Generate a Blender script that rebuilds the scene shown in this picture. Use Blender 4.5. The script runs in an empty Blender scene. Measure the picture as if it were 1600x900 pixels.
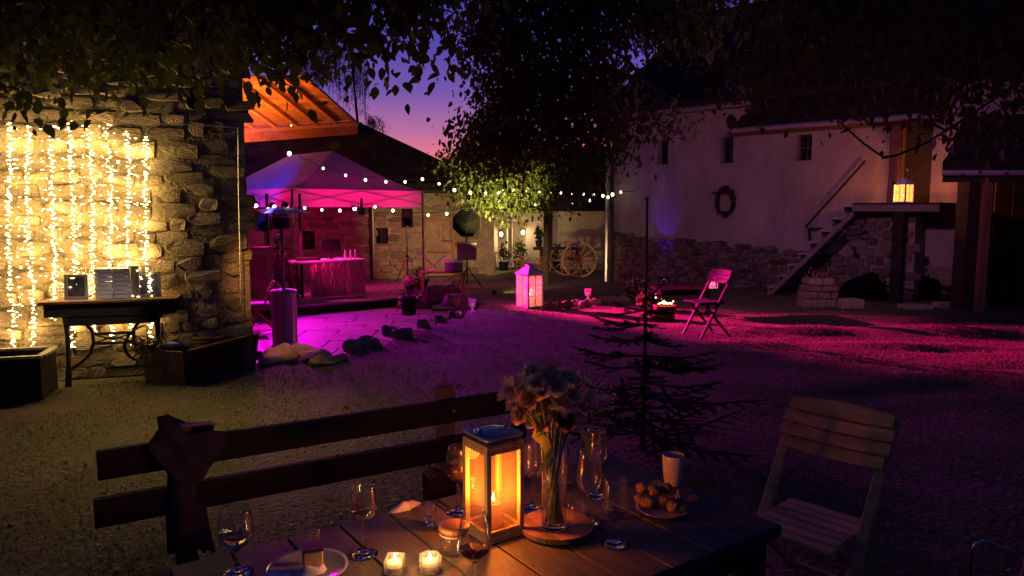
import bpy, math, random
from math import sin, cos, pi, radians as R
from mathutils import Vector as V, Matrix, noise
random.seed(7)
sc = bpy.context.scene
COL = sc.collection
# ------------------------------------------------------------------ camera
F = 1150.0; TH = math.atan(125.0 / F); CAM = V((0, 0, 1.6))
cd = bpy.data.cameras.new('camera'); cam = bpy.data.objects.new('camera', cd); COL.objects.link(cam)
cam.location = CAM; cam.rotation_euler = (pi/2 - TH, 0, 0)
cd.sensor_width = 36; cd.lens = 36 * F / 1600; cd.clip_start = .05; cd.clip_end = 2000
sc.camera = cam
def ray(px, py):
    u = (px-800)/F; v = (450-py)/F
    return V((u, cos(TH)+v*sin(TH), -sin(TH)+v*cos(TH)))
def at(px, py, Y):
    d = ray(px, py); return CAM + d*(Y/d.y)
def gz(px, py, z):
    d = ray(px, py); return CAM + d*((z-CAM.z)/d.z)
# ------------------------------------------------------------------ world: dusk sky
w = bpy.data.worlds.new('World'); sc.world = w; w.use_nodes = True
nt = w.node_tree; N = nt.nodes; L = nt.links; N.clear()
tc = N.new('ShaderNodeTexCoord'); sp = N.new('ShaderNodeSeparateXYZ'); L.new(tc.outputs['Generated'], sp.inputs[0])
def ramp(nodes, stops):
    r = nodes.new('ShaderNodeValToRGB'); e = r.color_ramp.elements
    while len(e) > 1: e.remove(e[-1])
    e[0].position = stops[0][0]; e[0].color = (*stops[0][1], 1)
    for p, c in stops[1:]:
        k = e.new(p); k.color = (*c, 1)
    return r
warm = ramp(N, [(0, (.10, .03, .05)), (.005, (.85, .21, .2)), (.068, (.76, .17, .225)), (.10, (.42, .14, .30)), (.15, (.155, .085, .36)), (.21, (.075, .055, .33)), (.30, (.04, .04, .27)), (.5, (.010, .018, .12)), (1, (.004, .010, .075))])
cool = ramp(N, [(0, (.008, .005, .012)), (.005, (.02, .012, .04)), (.1, (.016, .012, .05)), (.25, (.012, .012, .06)), (.5, (.006, .012, .075)), (1, (.004, .010, .075))])
L.new(sp.outputs['Z'], warm.inputs[0]); L.new(sp.outputs['Z'], cool.inputs[0])
mr = N.new('ShaderNodeMapRange'); mr.inputs['From Min'].default_value = .15; mr.inputs['From Max'].default_value = .85
L.new(sp.outputs['Y'], mr.inputs['Value'])
mx = N.new('ShaderNodeMix'); mx.data_type = 'RGBA'
L.new(mr.outputs[0], mx.inputs[0]); L.new(cool.outputs[0], mx.inputs[6]); L.new(warm.outputs[0], mx.inputs[7])
bg = N.new('ShaderNodeBackground'); bg.inputs[1].default_value = 1.15
ow = N.new('ShaderNodeOutputWorld'); L.new(mx.outputs[2], bg.inputs[0]); L.new(bg.outputs[0], ow.inputs[0])
# ------------------------------------------------------------------ exposure and cycles
sc.view_settings.view_transform = 'Standard'; sc.view_settings.look = 'None'
sc.view_settings.exposure = 0.0; sc.view_settings.gamma = 1.0
cy = sc.cycles
cy.use_light_tree = True; cy.use_denoising = True; cy.max_bounces = 8; cy.transmission_bounces = 8; cy.transparent_max_bounces = 40
cy.diffuse_bounces = 3; cy.glossy_bounces = 4
cy.caustics_reflective = False; cy.caustics_refractive = False; cy.sample_clamp_indirect = 2.0; cy.sample_clamp_direct = 12
# ------------------------------------------------------------------ helpers
def world_matrix(o):
    m = o.matrix_basis.copy()
    while o.parent: o = o.parent; m = o.matrix_basis @ m
    return m
def tag(o, label=None, cat=None, group=None, kind=None):
    if label: o['label'] = label
    if cat: o['category'] = cat
    if group: o['group'] = group
    if kind: o['kind'] = kind
    return o
def thing(name, label, cat, loc=(0,0,0), rz=0.0, group=None):
    o = bpy.data.objects.new(name, None); COL.objects.link(o); o.empty_display_size = .1
    o.location = loc; o.rotation_euler = (0, 0, rz)
    return tag(o, label, cat, group)
def copy_tree(o, parent=None):
    c = o.copy(); COL.objects.link(c); c.parent = parent
    for ch in list(o.children): copy_tree(ch, c)
    return c
class MB:
    def __init__(s): s.v = []; s.f = []
    def add(s, vs, fs):
        n = len(s.v); s.v += [tuple(x) for x in vs]; s.f += [tuple(i+n for i in f) for f in fs]; return s
    def box(s, c, d, rot=None, taper=1.0):
        c = V(c); vs = []
        for z in (-1, 1):
            k = taper if z > 0 else 1
            for x, y in ((-1,-1),(1,-1),(1,1),(-1,1)):
                p = V((x*d[0]/2*k, y*d[1]/2*k, z*d[2]/2))
                if rot is not None: p = rot @ p
                vs.append(c+p)
        return s.add(vs, [(3,2,1,0),(4,5,6,7),(0,1,5,4),(1,2,6,5),(2,3,7,6),(3,0,4,7)])
    def bar(s, a, b, w, h, up=(0,0,1)):
        a = V(a); b = V(b); d = (b-a).normalized(); u = V(up)
        if abs(d.dot(u)) > .98: u = V((0,1,0))
        sd = d.cross(u).normalized(); u = sd.cross(d).normalized()
        vs = [p + sd*(x*w/2) + u*(y*h/2) for p in (a, b) for x, y in ((-1,-1),(1,-1),(1,1),(-1,1))]
        return s.add(vs, [(0,1,2,3),(7,6,5,4),(0,4,5,1),(1,5,6,2),(2,6,7,3),(3,7,4,0)])
    def tube(s, pts, r, n=8, cap=True):
        pts = [V(p) for p in pts]; rs = r if isinstance(r, (list, tuple)) else [r]*len(pts); vs = []; fs = []
        up = V((0,0,1))
        for i, p in enumerate(pts):
            d = (pts[min(i+1, len(pts)-1)] - pts[max(i-1, 0)])
            if d.length < 1e-9: d = V((0,0,1))
            d.normalize()
            if abs(d.dot(up)) > .97: up = V((1,0,0)) if abs(d.x) < .9 else V((0,1,0))
            a = d.cross(up).normalized(); b = a.cross(d).normalized(); up = b
            for k in range(n):
                t = 2*pi*k/n; vs.append(p + a*(cos(t)*rs[i]) + b*(sin(t)*rs[i]))
        for i in range(len(pts)-1):
            for k in range(n):
                fs.append((i*n+k, i*n+(k+1)%n, (i+1)*n+(k+1)%n, (i+1)*n+k))
        if cap: fs.append(tuple(range(n))[::-1]); fs.append(tuple((len(pts)-1)*n+k for k in range(n)))
        return s.add(vs, fs)
    def lathe(s, prof, n=24, c=(0,0,0), sx=1, sy=1, cap=True):
        c = V(c); vs = []; fs = []
        for r, z in prof:
            for k in range(n):
                t = 2*pi*k/n; vs.append(c + V((cos(t)*r*sx, sin(t)*r*sy, z)))
        for i in range(len(prof)-1):
            for k in range(n):
                fs.append((i*n+k, i*n+(k+1)%n, (i+1)*n+(k+1)%n, (i+1)*n+k))
        if cap: fs.append(tuple(range(n))[::-1]); fs.append(tuple((len(prof)-1)*n+k for k in range(n)))
        return s.add(vs, fs)
    def ball(s, c, r, n=8, m=5, sx=1, sy=1, sz=1):
        return s.lathe([(max(1e-4, r*sin(pi*i/m)), -r*cos(pi*i/m)*sz) for i in range(m+1)], n, c, sx, sy, cap=False)
    def prism(s, poly, z0, z1):
        n = len(poly)
        vs = [(x, y, z0) for x, y in poly] + [(x, y, z1) for x, y in poly]
        return s.add(vs, [tuple(range(n))[::-1], tuple(range(n, 2*n))] + [(i, (i+1)%n, n+(i+1)%n, n+i) for i in range(n)])
    def slab(s, pts, t):
        """closed slab from a planar outline pts, thickness vector t"""
        n = len(pts); t = V(t)
        vs = [V(p) for p in pts] + [V(p)+t for p in pts]
        return s.add(vs, [tuple(range(n))[::-1], tuple(range(n, 2*n))] + [(i, (i+1)%n, n+(i+1)%n, n+i) for i in range(n)])
    def build(s, name, mat, parent=None, smooth=False, world=False, loc=None, bevel=0):
        me = bpy.data.meshes.new(name)
        vs = s.v
        if world and parent is not None:
            inv = world_matrix(parent).inverted(); vs = [tuple(inv @ V(x)) for x in vs]
        me.from_pydata(vs, [], s.f); me.update()
        if smooth:
            for p in me.polygons: p.use_smooth = True
        if mat: me.materials.append(mat)
        o = bpy.data.objects.new(name, me); COL.objects.link(o)
        if parent is not None: o.parent = parent
        if loc is not None: o.location = loc
        if bevel:
            b = o.modifiers.new('bevel', 'BEVEL'); b.width = bevel; b.segments = 2; b.limit_method = 'ANGLE'
        return o
# ------------------------------------------------------------------ materials
MATS = {}
def mat(name, col, rough=.8, metal=0.0, var=.25, scale=6.0, bump=.3, bscale=None, col2=None, stretch=(1,1,1), emit=None, es=0, coat=0, spec=.5, trans=0, ior=1.45, bdist=.01, obj_var=0.0):
    if name in MATS: return MATS[name]
    m = bpy.data.materials.new(name); m.use_nodes = True; MATS[name] = m
    t = m.node_tree; n = t.nodes; l = t.links; b = n['Principled BSDF']
    b.inputs['Roughness'].default_value = rough; b.inputs['Metallic'].default_value = metal
    b.inputs['Specular IOR Level'].default_value = spec; b.inputs['IOR'].default_value = ior
    b.inputs['Transmission Weight'].default_value = trans; b.inputs['Coat Weight'].default_value = coat
    c1 = col; c2 = col2 or tuple(max(0, x*(1-var)) for x in col)
    if not col2: c1 = tuple(min(1, x*(1+var)) for x in col)
    tx = n.new('ShaderNodeTexCoord'); mp = n.new('ShaderNodeMapping'); mp.inputs['Scale'].default_value = stretch
    l.new(tx.outputs['Object'], mp.inputs[0])
    nz = n.new('ShaderNodeTexNoise'); nz.inputs['Scale'].default_value = scale; nz.inputs['Detail'].default_value = 6; nz.inputs['Roughness'].default_value = .62
    l.new(mp.outputs[0], nz.inputs[0])
    r = ramp(n, [(.33, c2), (.67, c1)]); l.new(nz.outputs[0], r.inputs[0])
    src = r.outputs[0]
    if obj_var:
        oi = n.new('ShaderNodeObjectInfo'); hs = n.new('ShaderNodeHueSaturation')
        m2 = n.new('ShaderNodeMapRange'); m2.inputs['To Min'].default_value = 1-obj_var; m2.inputs['To Max'].default_value = 1+obj_var
        l.new(oi.outputs['Random'], m2.inputs['Value']); l.new(m2.outputs[0], hs.inputs['Value'])
        l.new(src, hs.inputs['Color']); src = hs.outputs[0]
    l.new(src, b.inputs['Base Color'])
    if bump:
        nb = n.new('ShaderNodeTexNoise'); nb.inputs['Scale'].default_value = bscale or scale*5; nb.inputs['Detail'].default_value = 5
        l.new(mp.outputs[0], nb.inputs[0])
        bp = n.new('ShaderNodeBump'); bp.inputs['Strength'].default_value = bump; bp.inputs['Distance'].default_value = bdist
        l.new(nb.outputs[0], bp.inputs['Height']); l.new(bp.outputs[0], b.inputs['Normal'])
    if emit:
        b.inputs['Emission Color'].default_value = (*emit, 1); b.inputs['Emission Strength'].default_value = es
    return m
def emitter(name, col, s, sample=False):
    m = mat(name, tuple(min(.8, c) for c in col), var=.02, bump=0, emit=col, es=s)
    if not sample: m.cycles.emission_sampling = 'NONE'
    return m
def leafy(m, col, f):
    t = m.node_tree; n = t.nodes; l = t.links; b = n['Principled BSDF']; o = n['Material Output']
    tl = n.new('ShaderNodeBsdfTranslucent'); tl.inputs[0].default_value = (*col, 1); ms = n.new('ShaderNodeMixShader'); ms.inputs[0].default_value = f
    l.new(b.outputs[0], ms.inputs[1]); l.new(tl.outputs[0], ms.inputs[2]); l.new(ms.outputs[0], o.inputs[0])
def pane_mat(name, tint=(1,1,1), refl=.12, rough=.03, haze=0.0, edge=.75, pwr=3.5):
    """thin glass: mostly see-through with a fresnel mirror, optional frosting"""
    m = bpy.data.materials.new(name); m.use_nodes = True; MATS[name] = m
    t = m.node_tree; n = t.nodes; l = t.links; n.clear()
    o = n.new('ShaderNodeOutputMaterial'); tr = n.new('ShaderNodeBsdfTransparent'); tr.inputs[0].default_value = (*tint, 1)
    gl = n.new('ShaderNodeBsdfGlossy'); gl.inputs['Roughness'].default_value = rough
    lw = n.new('ShaderNodeLayerWeight'); lw.inputs[0].default_value = .5; pw = n.new('ShaderNodeMath'); pw.operation = 'POWER'; pw.inputs[1].default_value = pwr; ml = n.new('ShaderNodeMath'); ml.operation = 'MULTIPLY_ADD'; ml.inputs[1].default_value = edge; ml.inputs[2].default_value = refl*.3
    l.new(lw.outputs['Facing'], pw.inputs[0]); l.new(pw.outputs[0], ml.inputs[0])
    base = tr.outputs[0]
    if haze:
        df = n.new('ShaderNodeBsdfTranslucent'); df.inputs[0].default_value = (*tint, 1)
        d2 = n.new('ShaderNodeBsdfDiffuse'); d2.inputs[0].default_value = (*tint, 1)
        ma = n.new('ShaderNodeMixShader'); ma.inputs[0].default_value = .4; l.new(df.outputs[0], ma.inputs[1]); l.new(d2.outputs[0], ma.inputs[2])
        mb = n.new('ShaderNodeMixShader'); mb.inputs[0].default_value = haze; l.new(base, mb.inputs[1]); l.new(ma.outputs[0], mb.inputs[2]); base = mb.outputs[0]
    mx_ = n.new('ShaderNodeMixShader'); l.new(ml.outputs[0], mx_.inputs[0]); l.new(base, mx_.inputs[1]); l.new(gl.outputs[0], mx_.inputs[2])
    l.new(mx_.outputs[0], o.inputs[0]); return m
def canvas_mat(name, col, trn=.45):
    m = mat(name, col, .8, var=.06, scale=3, bump=.25, bscale=9, bdist=.03)
    t = m.node_tree; n = t.nodes; l = t.links; b = n['Principled BSDF']; o = n['Material Output']
    tl = n.new('ShaderNodeBsdfTranslucent'); tl.inputs[0].default_value = (*col, 1)
    ms = n.new('ShaderNodeMixShader'); ms.inputs[0].default_value = trn
    l.new(b.outputs[0], ms.inputs[1]); l.new(tl.outputs[0], ms.inputs[2]); l.new(ms.outputs[0], o.inputs[0]); return m
M_grass = mat('grass_ground', (.085, .09, .035), .95, var=.5, scale=1.3, bump=.8, bscale=26, col2=(.15, .11, .065), bdist=.04)
M_blade = mat('grass_blades', (.07, .08, .025), .7, scale=9.0, bump=0, col2=(.27, .22, .12))
M_soil = mat('soil', (.06, .045, .03), .95, scale=5, bump=.8)
M_patio = mat('patio_stone', (.27, .25, .24), .55, var=.3, scale=3, bump=.5, bscale=14, bdist=.02)
M_stone = mat('rubble_stone', (.36, .28, .2), .9, scale=4, bump=1.0, bscale=9, col2=(.2, .16, .12), obj_var=.35, bdist=.025)
M_mortar = mat('mortar', (.3, .25, .18), .95, var=.3, scale=9, bump=1, bscale=30, bdist=.03)
M_dstone = mat('dark_stone', (.22, .18, .16), .9, scale=8, bump=.8, bscale=26, col2=(.1, .08, .075), obj_var=.5, bdist=.02)
M_fstone = mat('pale_field_stone', (.4, .3, .2), .9, scale=6, bump=.8, col2=(.26, .18, .12), obj_var=.4, bdist=.02)
M_plaster = mat('plaster', (.44, .39, .37), .9, scale=1.1, bump=.7, bscale=9, bdist=.02, col2=(.27, .23, .22), stretch=(1.6, 1.6, .7))
M_cplaster = mat('cream_plaster', (.5, .42, .34), .9, var=.12, scale=1.5, bump=.3, bdist=.01)
M_roof = mat('roof_tile', (.028, .02, .018), .95, spec=.15, var=.4, scale=3, bump=.5, obj_var=.3)
M_zinc = mat('zinc_gutter', (.5, .5, .54), .35, metal=.7, var=.1, scale=4, bump=.1)
M_copper = mat('copper_sheet', (.5, .22, .1), .4, metal=.6, var=.3, scale=2, bump=.6, bscale=5, stretch=(1,1,1), bdist=.02)
M_newwood = mat('new_pine', (.5, .3, .14), .7, var=.25, scale=3, stretch=(1,1,6), bump=.2, obj_var=.3)
M_dark = mat('dark_wood', (.035, .022, .016), .8, var=.4, scale=4, bump=.4, stretch=(1,1,1), obj_var=.25)
M_table = mat('table_wood', (.075, .06, .052), .6, var=.35, scale=5, bump=.5, stretch=(4, 1, 1), bscale=30, obj_var=.22, bdist=.004)
M_chair = mat('oak_slats', (.44, .29, .12), .55, var=.3, scale=5, stretch=(1,5,5), bump=.3, obj_var=.15, bdist=.003)
M_crate = mat('trough_wood', (.2, .11, .05), .75, var=.35, scale=5, stretch=(1,4,1), bump=.4, obj_var=.2)
M_black = mat('black_metal', (.007, .007, .008), .45, var=.2, bump=.05)
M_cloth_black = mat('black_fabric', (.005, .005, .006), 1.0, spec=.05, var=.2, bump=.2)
M_iron = mat('cast_iron', (.04, .035, .03), .45, metal=.6, var=.3, scale=20, bump=.3)
M_steel = mat('brushed_steel', (.32, .29, .27), .3, metal=1, var=.05, scale=4, bump=.02)
M_hsteel = mat('heater_steel', (.5, .45, .42), .3, metal=1, var=.05, scale=4, bump=.02)
_b = M_hsteel.node_tree.nodes['Principled BSDF']; _b.inputs['Anisotropic'].default_value = .9; _b.inputs['Anisotropic Rotation'].default_value = .25; _t = M_hsteel.node_tree.nodes.new('ShaderNodeTangent'); _t.direction_type = 'RADIAL'; _t.axis = 'Z'; M_hsteel.node_tree.links.new(_t.outputs[0], _b.inputs['Tangent'])
M_white = mat('white_paint', (.75, .74, .72), .55, var=.08, scale=5, bump=.15, bdist=.003)
M_lwood = mat('lantern_wood', (.42, .27, .14), .6, var=.3, scale=6, stretch=(5,5,1), bump=.3, bdist=.003)
M_candle_red = mat('red_candle', (.75, .12, .13), .4, var=.1, bump=.02, emit=(1, .12, .05), es=.25)  # faint emission puts the flame's glow into the wax colour
M_candle = mat('wax', (.85, .75, .6), .4, var=.05, bump=.02, emit=(1, .5, .15), es=.5)  # emission put into the wax for the glow of the flame above it
M_flame = emitter('flame', (1, .62, .22), 30)
M_bulb = emitter('string_bulb', (1, .86, .55), 5)
M_fairy = emitter('fairy_bulb', (1, .74, .3), 9)
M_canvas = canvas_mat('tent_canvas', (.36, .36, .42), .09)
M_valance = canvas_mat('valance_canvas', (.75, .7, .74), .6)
M_leaf = mat('walnut_leaf', (.075, .10, .025), .6, var=.5, scale=3, bump=0, col2=(.035, .055, .015), obj_var=.4)
leafy(M_leaf, (.12, .14, .02), .4)
M_leaf_lit = mat('lit_leaf', (.1, .12, .03), .6, var=.4, scale=4, bump=0, col2=(.05, .07, .015))  # lit copy of the leaf, lamplight put into its green; unused
M_bark = mat('bark', (.055, .04, .03), .95, var=.4, scale=8, bump=1, stretch=(3,3,.6), bdist=.02)
M_needle = mat('spruce_needle', (.018, .03, .016), .8, var=.3, scale=4, bump=0)
M_glass = mat('clear_glass', (1, 1, 1), .0, var=0, bump=0, trans=1, ior=1.45)
M_wine = mat('white_wine', (.9, .8, .5), .0, var=0, bump=0, trans=1, ior=1.33)
M_redwine = mat('dark_wine', (.25, .03, .05), .0, var=0, bump=0, trans=.9, ior=1.33)
M_pane = pane_mat('window_pane', (.95, .95, .95), .12)
M_lpane = pane_mat('lantern_pane', (1, .86, .7), .14, haze=.03)
M_thin = pane_mat('thin_glass', (.95, .95, .96), .4, .06, haze=.02, edge=1.0, pwr=2.0)
M_frost = pane_mat('frosted_pane', (.95, .8, .8), .1, .2, haze=.6)
M_brick = mat('red_brick', (.3, .12, .08), .9, var=.3, scale=10, bump=.5, obj_var=.3)
M_sky_far = mat('far_hill', (.02, .025, .02), 1, var=.3, scale=.05, bump=0)
# ------------------------------------------------------------------ terrain
EDGE = [gz(345, 572, 0), gz(400, 566, 0), gz(540, 552, 0), gz(600, 530, 0), gz(650, 512, -.05), gz(722, 488, -.1), gz(745, 476, -.15)]
EDGE = [(p.x, p.y) for p in EDGE] + [(-.9, 14.4), (-1.45, 18.0), (-2.0, 24.0), (-9, 24.0), (-9, 9.0)]
PZ = -.5
def inside(x, y, poly=EDGE):
    c = False; n = len(poly)
    for i in range(n):
        x1, y1 = poly[i]; x2, y2 = poly[(i+1)%n]
        if (y1 > y) != (y2 > y) and x < (x2-x1)*(y-y1)/(y2-y1)+x1: c = not c
    return c
def dist_edge(x, y, poly=EDGE):
    d = 9; n = len(poly)
    for i in range(n):
        ax, ay = poly[i]; bx, by = poly[(i+1)%n]
        vx, vy = bx-ax, by-ay; t = max(0, min(1, ((x-ax)*vx+(y-ay)*vy)/(vx*vx+vy*vy+1e-9)))
        d = min(d, math.hypot(x-ax-vx*t, y-ay-vy*t))
    return d
def base(y): return max(-.5, -.03*max(0, y-8))
def gh(x, y):
    if inside(x, y): return PZ
    h = base(y)
    k = max(0, min(1, (x-1)/2))*max(0, min(1, (y-4.5)/2))*max(0, min(1, (14-y)/3))
    return h + .02*noise.noise(V((x*.5, y*.5, 0))) + .012*noise.noise(V((x*2.3, y*2.3, 3))) + k*(.10*noise.noise(V((x*.25+y*.2, y*1.15, 5)))+.045*noise.noise(V((x*.8, y*2.6, 8))))
def gp(px, py, off=0.0):
    d = ray(px, py); z = 0
    for _ in range(8):
        p = CAM + d*((z-CAM.z)/d.z); z = base(p.y)+off
    return p
def build_ground():
    b = MB(); x0, x1, y0, y1, s = -9.0, 12.0, -3.0, 26.0, .15
    nx = int((x1-x0)/s)+1; ny = int((y1-y0)/s)+1
    for j in range(ny):
        for i in range(nx):
            x = x0+i*s; y = y0+j*s; b.v.append((x, y, gh(x, y) if not (inside(x, y) and dist_edge(x, y) > .02) else PZ-.05))
    for j in range(ny-1):
        for i in range(nx-1):
            a = j*nx+i; b.f.append((a, a+1, a+nx+1, a+nx))
    b.build('ground', M_grass, smooth=True)['kind'] = 'structure'
    o = MB(); E = 900; zz = -.5
    # the land beyond, as a ring of four sheets just under the near ground's edge
    for (a, c, d, e) in ((-E, x0, -E, E), (x1, E, -E, E), (x0, x1, y1, E), (x0, x1, -E, y0)):
        o.add([(a, d, zz), (c, d, zz), (c, e, zz), (a, e, zz)], [(0, 1, 2, 3)])
    o.build('terrain', M_grass)['kind'] = 'structure'
    # paving slabs of the sunken patio
    base_p = MB(); base_p.add([(x, y, PZ-.02) for x, y in EDGE], [tuple(range(len(EDGE)))])
    p = base_p.build('patio', M_patio); p['kind'] = 'structure'
    vs = []
    for k in range(5):
        m = MB(); u_ = lambda: random.uniform(0, .03); q = [(-.5+u_(), -.5+u_()), (u_(), -.5+u_()*.5), (.5-u_(), -.5+u_()), (.5-u_(), .5-u_()), (.1, .5-u_()), (-.5+u_(), .5-u_())]
        m.prism(q, 0, .04); o_ = m.build('paving_slab', M_patio, p); vs.append(o_)
    k = 0; y = 7.4
    while y < 15.5:
        h = random.uniform(.4, .6); x = -8+random.uniform(0, .4)
        while x < -.6:
            ww = random.uniform(.5, .85)
            cx, cy_ = x+ww/2, y+h/2
            if all(inside(cx+a*ww/2, cy_+c*h/2) for a in (-1, 1) for c in (-1, 1)) and cx > -.5*cy_:
                if k < len(vs): o_ = vs[k]
                else: o_ = vs[random.randrange(5)].copy(); COL.objects.link(o_)
                o_.location = (cx, cy_, PZ-.025+random.uniform(0, .008)); o_.scale = (ww, h, 1); k += 1
            x += ww
        y += h
build_ground()
# grass blades and litter on the near lawn
def blades():
    b = MB(); rnd = random.Random(3)
    for i in range(85000):
        t = rnd.random(); y = 2.2 + 14*t**1.7; x = rnd.uniform(-.75, .75)*y
        if inside(x, y) or dist_edge(x, y) < .04: continue
        dn = noise.noise(V((x*1.1, y*1.1, 9)))
        if dn < rnd.uniform(-.5, .25): continue
        z = gh(x, y); a = rnd.uniform(0, 2*pi); h = rnd.uniform(.008, .03)*(1+.4*dn); wd = .003+.0011*y*.5
        dx, dy = cos(a)*wd, sin(a)*wd; lx, ly = rnd.uniform(-.035, .035), rnd.uniform(-.035, .035)
        n = len(b.v); b.v += [(x-dx, y-dy, z-.005), (x+dx, y+dy, z-.005), (x+lx, y+ly, z+h)]; b.f.append((n, n+1, n+2))
    leafy(M_blade, (.16, .17, .05), .5)
    b.build('grass', M_blade)['kind'] = 'stuff'
    # small fallen leaves
    b = MB()
    for i in range(3600):
        t = rnd.random(); y = 2.3 + 10*t**1.5; x = rnd.uniform(-.72, .72)*y
        if inside(x, y): continue
        z = gh(x, y)+.012; a = rnd.uniform(0, 2*pi); s = rnd.uniform(.008, .022)
        u = V((cos(a), sin(a), rnd.uniform(-.5, .5)))*s; v = V((-sin(a), cos(a), rnd.uniform(-.5, .5)))*s*.6; p = V((x, y, z))
        b.add([p-u, p+v, p+u, p-v+V((0,0,s*.3))], [(0, 1, 2), (0, 2, 3)])
    b.build('fallen_leaves', mat('dry_leaf', (.2, .13, .06), .7, var=.4, scale=3, bump=0))['kind'] = 'stuff'
blades()
# far hill with tree tips
hb = MB(); pts = []
for i in range(61):
    x = -160+i*6; h = 10.5+2.0*noise.noise(V((x*.03, 0, 0)))+ (1.2*noise.noise(V((x*.3, 2, 0))))
    pts.append((x, h))
for x, h in pts: hb.v += [(x, 150, -2), (x, 151, h), (x, 175, h+1), (x, 200, -2)]
for i in range(60):
    for k in range(3): a = i*4+k; hb.f.append((a, a+4, a+5, a+1))
hb.build('hill', M_sky_far)['kind'] = 'structure'
# ------------------------------------------------------------------ lamps
def point(name, loc, col, e, r=.03):
    d = bpy.data.lights.new(name, 'POINT'); d.energy = e; d.color = col; d.shadow_soft_size = r
    o = bpy.data.objects.new(name, d); COL.objects.link(o); o.location = loc; return o
def spot(name, loc, target, col, e, ang=60, blend=.5, r=.04):
    d = bpy.data.lights.new(name, 'SPOT'); d.energy = e; d.color = col; d.spot_size = R(ang); d.spot_blend = blend; d.shadow_soft_size = r
    o = bpy.data.objects.new(name, d); COL.objects.link(o); o.location = loc
    o.rotation_euler = (V(target)-V(loc)).to_track_quat('-Z', 'Y').to_euler(); return o
# ------------------------------------------------------------------ stone facing
def stone_variants(mt, n=10):
    out = []
    for k in range(n):
        rr = random.Random(k+50); m = MB(); q = []
        for i in range(9):
            t = 2*pi*(i+rr.uniform(-.25, .25))/9
            r = .5/max(abs(cos(t)), abs(sin(t)))**.85*rr.uniform(.86, 1.0); q.append((max(-.49, min(.49, cos(t)*r)), max(-.49, min(.49, sin(t)*r))))
        n_ = 9
        vs = [(x, 0, z) for x, z in q] + [(x*.97, -.7, z*.95) for x, z in q] + [(x*.9, -1+rr.uniform(-.3, .15)+.35*noise.noise(V((x*3, z*3, k))), z*.87) for x, z in q]
        fs = []
        for s_ in (0, 1):
            for i in range(n_): fs.append((s_*n_+i, s_*n_+(i+1)%n_, (s_+1)*n_+(i+1)%n_, (s_+1)*n_+i))
        fs.append(tuple(2*n_+i for i in range(n_))); m.add(vs, fs)
        me = bpy.data.meshes.new('stone'); me.from_pydata(m.v, [], m.f); me.update()
        me.materials.append(mt); out.append(me)
    return out
def stone_face(parent, P, U, W, H, cw, ch, mt, depth=.07, holes=(), top=None, seed=1, limit=300, name='stone'):
    """stones laid on the plane through P, along U (unit, horizontal) and up; face looks along U x Z reversed (towards -normal)"""
    rr = random.Random(seed); vr = stone_variants(mt)
    ang = math.atan2(U[1], U[0]); inv = world_matrix(parent).inverted(); z = 0.0; n = 0; rest = MB()
    while z < H:
        h = ch*rr.uniform(.65, 1.4); x = -rr.uniform(0, cw*.5)
        while x < W:
            ww = cw*rr.uniform(.55, 1.55); hh = h*rr.uniform(.85, 1.12); cx = x+ww/2; cz = z+h/2+rr.uniform(-.04, .04)*ch*3+ch*.9*noise.noise(V((cx*1.1, z*.6, seed)))
            ok = 0 < cx < W and cz-hh*.3 < (top(cx) if top else H) and not any(a < cx+ww*.3 and cx-ww*.3 < b and c < cz+hh*.4 and cz-hh*.4 < d for a, b, c, d in holes)
            if ok and n >= limit:
                me_ = rr.choice(vr); mw = Matrix.Translation(V(P)+V((U[0]*cx, U[1]*cx, cz))) @ Matrix.Rotation(ang, 4, 'Z') @ Matrix.Diagonal((ww, depth, hh*1.02, 1)); rest.add([mw @ v.co for v in me_.vertices], [tuple(q.vertices) for q in me_.polygons])
            if ok and n < limit:
                o = bpy.data.objects.new(name, rr.choice(vr)); COL.objects.link(o); o.parent = parent
                p = V(P)+V((U[0]*cx, U[1]*cx, cz)); mtx = inv @ (Matrix.Translation(p) @ Matrix.Rotation(ang, 4, 'Z') @ Matrix.Rotation(rr.uniform(-.12, .12), 4, 'Y'))
                o.matrix_basis = mtx @ Matrix.Diagonal((ww*1.0, depth*rr.uniform(.5, 1.3), hh*1.02, 1)); n += 1
            x += ww
        z += h
    if rest.v: rest.build('upper_stones', mt, parent, world=True)['kind'] = 'stuff'
    return n
# ------------------------------------------------------------------ left stone house
HC = gz(396, 576, 0); HL = gz(0, 600, 0); HU = (HL-HC).normalized()       # from the corner towards the left
HR = -HU                                                                   # left to right along the wall
HN = V((HU.y, -HU.x, 0)).normalized()
if HN.y > 0: HN = -HN                                                      # outward, to the camera
HEND = HC + HU*4.2
house = thing('stone_house', 'dark rubble stone house wall behind the curtain of yellow fairy lights', 'house', HC)
hb = MB(); back = V((-.36, .94, 0))*6
hb.prism([(HC.x, HC.y), (HC.x+back.x, HC.y+back.y), (HEND.x+back.x, HEND.y+back.y), (HEND.x, HEND.y)], -.6, 4.6)
hb.build('wall', M_mortar, house, world=True)
stone_face(house, HEND-HN*.014, HR, 4.18, 3.9, .26, .135, M_stone, .036, seed=4, limit=300)
rf = MB(); a = HC+HN*.5+V((.3, 0, 4.6)); b_ = HEND+HN*.5+V((0, 0, 4.6)); rf.slab([a, b_, b_+back+V((0, 0, 2.6)), a+back+V((0, 0, 2.6))], (0, 0, .12)); rf.build('roof', M_roof, house, world=True)
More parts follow.
